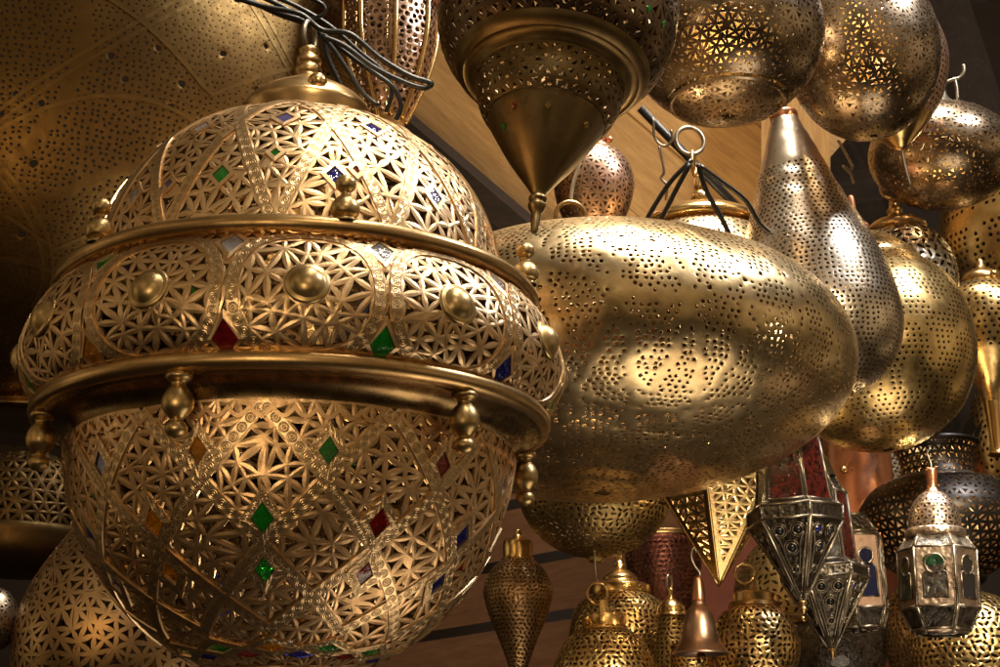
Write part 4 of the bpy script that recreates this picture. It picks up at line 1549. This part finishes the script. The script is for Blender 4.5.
# dark roof timbers upper right
for i, (p0, p1, r) in enumerate([((935, -40), (990, 130), .07), ((820, 195), (1040, 150), .06), ((820, 262), (1040, 240), .07), ((900, 10), (1060, -30), .05), ((830, 120), (900, 260), .06)]):
    v, f = tube_data([P(*p0, 5.2 + .15 * i), P(*p1, 5.0 + .15 * i)], r, 4)
    o = link_mesh('roof_timber', v, f, 'dark_timber', None, False)
    o['kind'] = 'structure'
v, f = box_data((0, 0, 0), (14, 14, .1))
o = link_mesh('ground', v, f, 'dark_plaster', None, False)
o.location = (0, 2, -.3)
o['kind'] = 'structure'

# =================================================================== LIGHT
w = bpy.data.worlds.new('World')
scene.world = w
w.use_nodes = True
t = w.node_tree
bg = t.nodes['Background']
tc = t.nodes.new('ShaderNodeTexCoord')
n1 = noise(t, tc.outputs['Generated'], 2.6, 4, .6, .5)
col = ramp(t, n1, [(.38, (.004, .0025, .0015)), (.49, (.08, .050, .020)), (.57, (.44, .29, .13)), (.65, (1.0, .79, .50))])  # invented bright patches, added for the brass to reflect
t.links.new(col, bg.inputs[0])
bg.inputs[1].default_value = .85


def lamp(kind, loc, target, energy, color, size=.3, spot=60, blend=.6):
    l = bpy.data.lights.new('unseen_lamp', kind)  # unseen lamps, several of them added to brighten dark parts
    l.energy = energy
    l.color = color
    if kind == 'AREA':
        l.shape = 'DISK'
        l.size = size
    elif kind == 'SPOT':
        l.spot_size = math.radians(spot)
        l.spot_blend = blend
        l.shadow_soft_size = size
    else:
        l.shadow_soft_size = size
    o = bpy.data.objects.new('unseen_lamp', l)
    COL.objects.link(o)
    o.location = loc
    if target is not None:
        o.rotation_euler = (Vector(target) - Vector(loc)).to_track_quat('-Z', 'Y').to_euler()
    return o


lamp('SPOT', (.75, 2.6, 5.4), (.5, 2.85, 2.2), 1250, (1, .91, .76), .55, 46, .7)
lamp('SPOT', (.42, .95, 4.5), (-.12, 2.12, 2.3), 400, (1, .89, .71), .14, 24, .9)
lamp('SPOT', (.25, .2, 2.9), (-.25, 2.1, 2.2), 30, (1, .80, .53), .15, 22, 1)
lamp('SPOT', (-.45, .3, 1.75), (-.27, 2.1, 1.98), 32, (1, .74, .43), .2, 20, 1)
lamp('AREA', (1.75, 2.2, 4.2), (.7, 3.2, 2.4), 58, (.96, .97, 1), .4)
lamp('SPOT', (1.1, .8, 2.7), (.68, 3.2, 1.8), 260, (1, .84, .58), .12, 30, .9)  # added fill where the saucer lantern blocks the overhead lamp
lamp('SPOT', (-.95, 1.75, 2.0), (-.75, 3.3, 2.45), 9, (1, .62, .26), .3, 110, 1)  # added off-frame to brighten the giant lantern
lamp('SPOT', (.1, 1.0, 1.1), (.22, 4.3, 1.85), 34, (1, .72, .44), .2, 24, .9)  # added low fill for the slatted wall
lamp('SPOT', (.32, 3.62, 2.05), (.35, 4.4, 3.35), 26, (1, .80, .50), .15, 100, .8)  # added out of sight behind the saucer to light the ceiling boards
lamp('AREA', (.95, 2.25, .35), (.5, 2.9, 2.2), 11, (1, .82, .58), 1.3)  # wide lamp added below the frame to brighten the saucer's underside
for th_, z, e in ((L, 0, 9), (SP, 85, 4), (G9, 0, .9), (G10, 0, .9), (G12, 0, 1.0), (DK, -10, 2), (DK, 62, .6), (H, -300, 1.6), (H, 60, .5)):
    M = Matrix.Translation(th_.o.location) @ th_.o.rotation_euler.to_matrix().to_4x4()
    lamp('POINT', M @ Vector((0, 0, z * th_.u)), None, e, (1, .72, .36), .025)  # bulbs added inside lanterns so their holes glow

# =================================================================== CAMERA
cam = bpy.data.cameras.new('Camera')
co = bpy.data.objects.new('Camera', cam)
COL.objects.link(co)
co.location = CAM
co.rotation_euler = (PI / 2 + PITCH, 0, 0)
cam.sensor_width = 36
cam.lens = 36 * F / 1000
cam.clip_end = 100
cam.dof.use_dof = True
cam.dof.focus_distance = 2.4
cam.dof.aperture_fstop = 16
cam.clip_start = .05
scene.camera = co
scene.view_settings.view_transform = 'Standard'
scene.view_settings.look = 'None'
scene.view_settings.exposure = 0
scene.render.engine = 'CYCLES'
scene.cycles.use_denoising = True
scene.cycles.max_bounces = 8
scene.cycles.glossy_bounces = 5
scene.cycles.diffuse_bounces = 2
scene.cycles.transmission_bounces = 5
scene.cycles.sample_clamp_indirect = 4
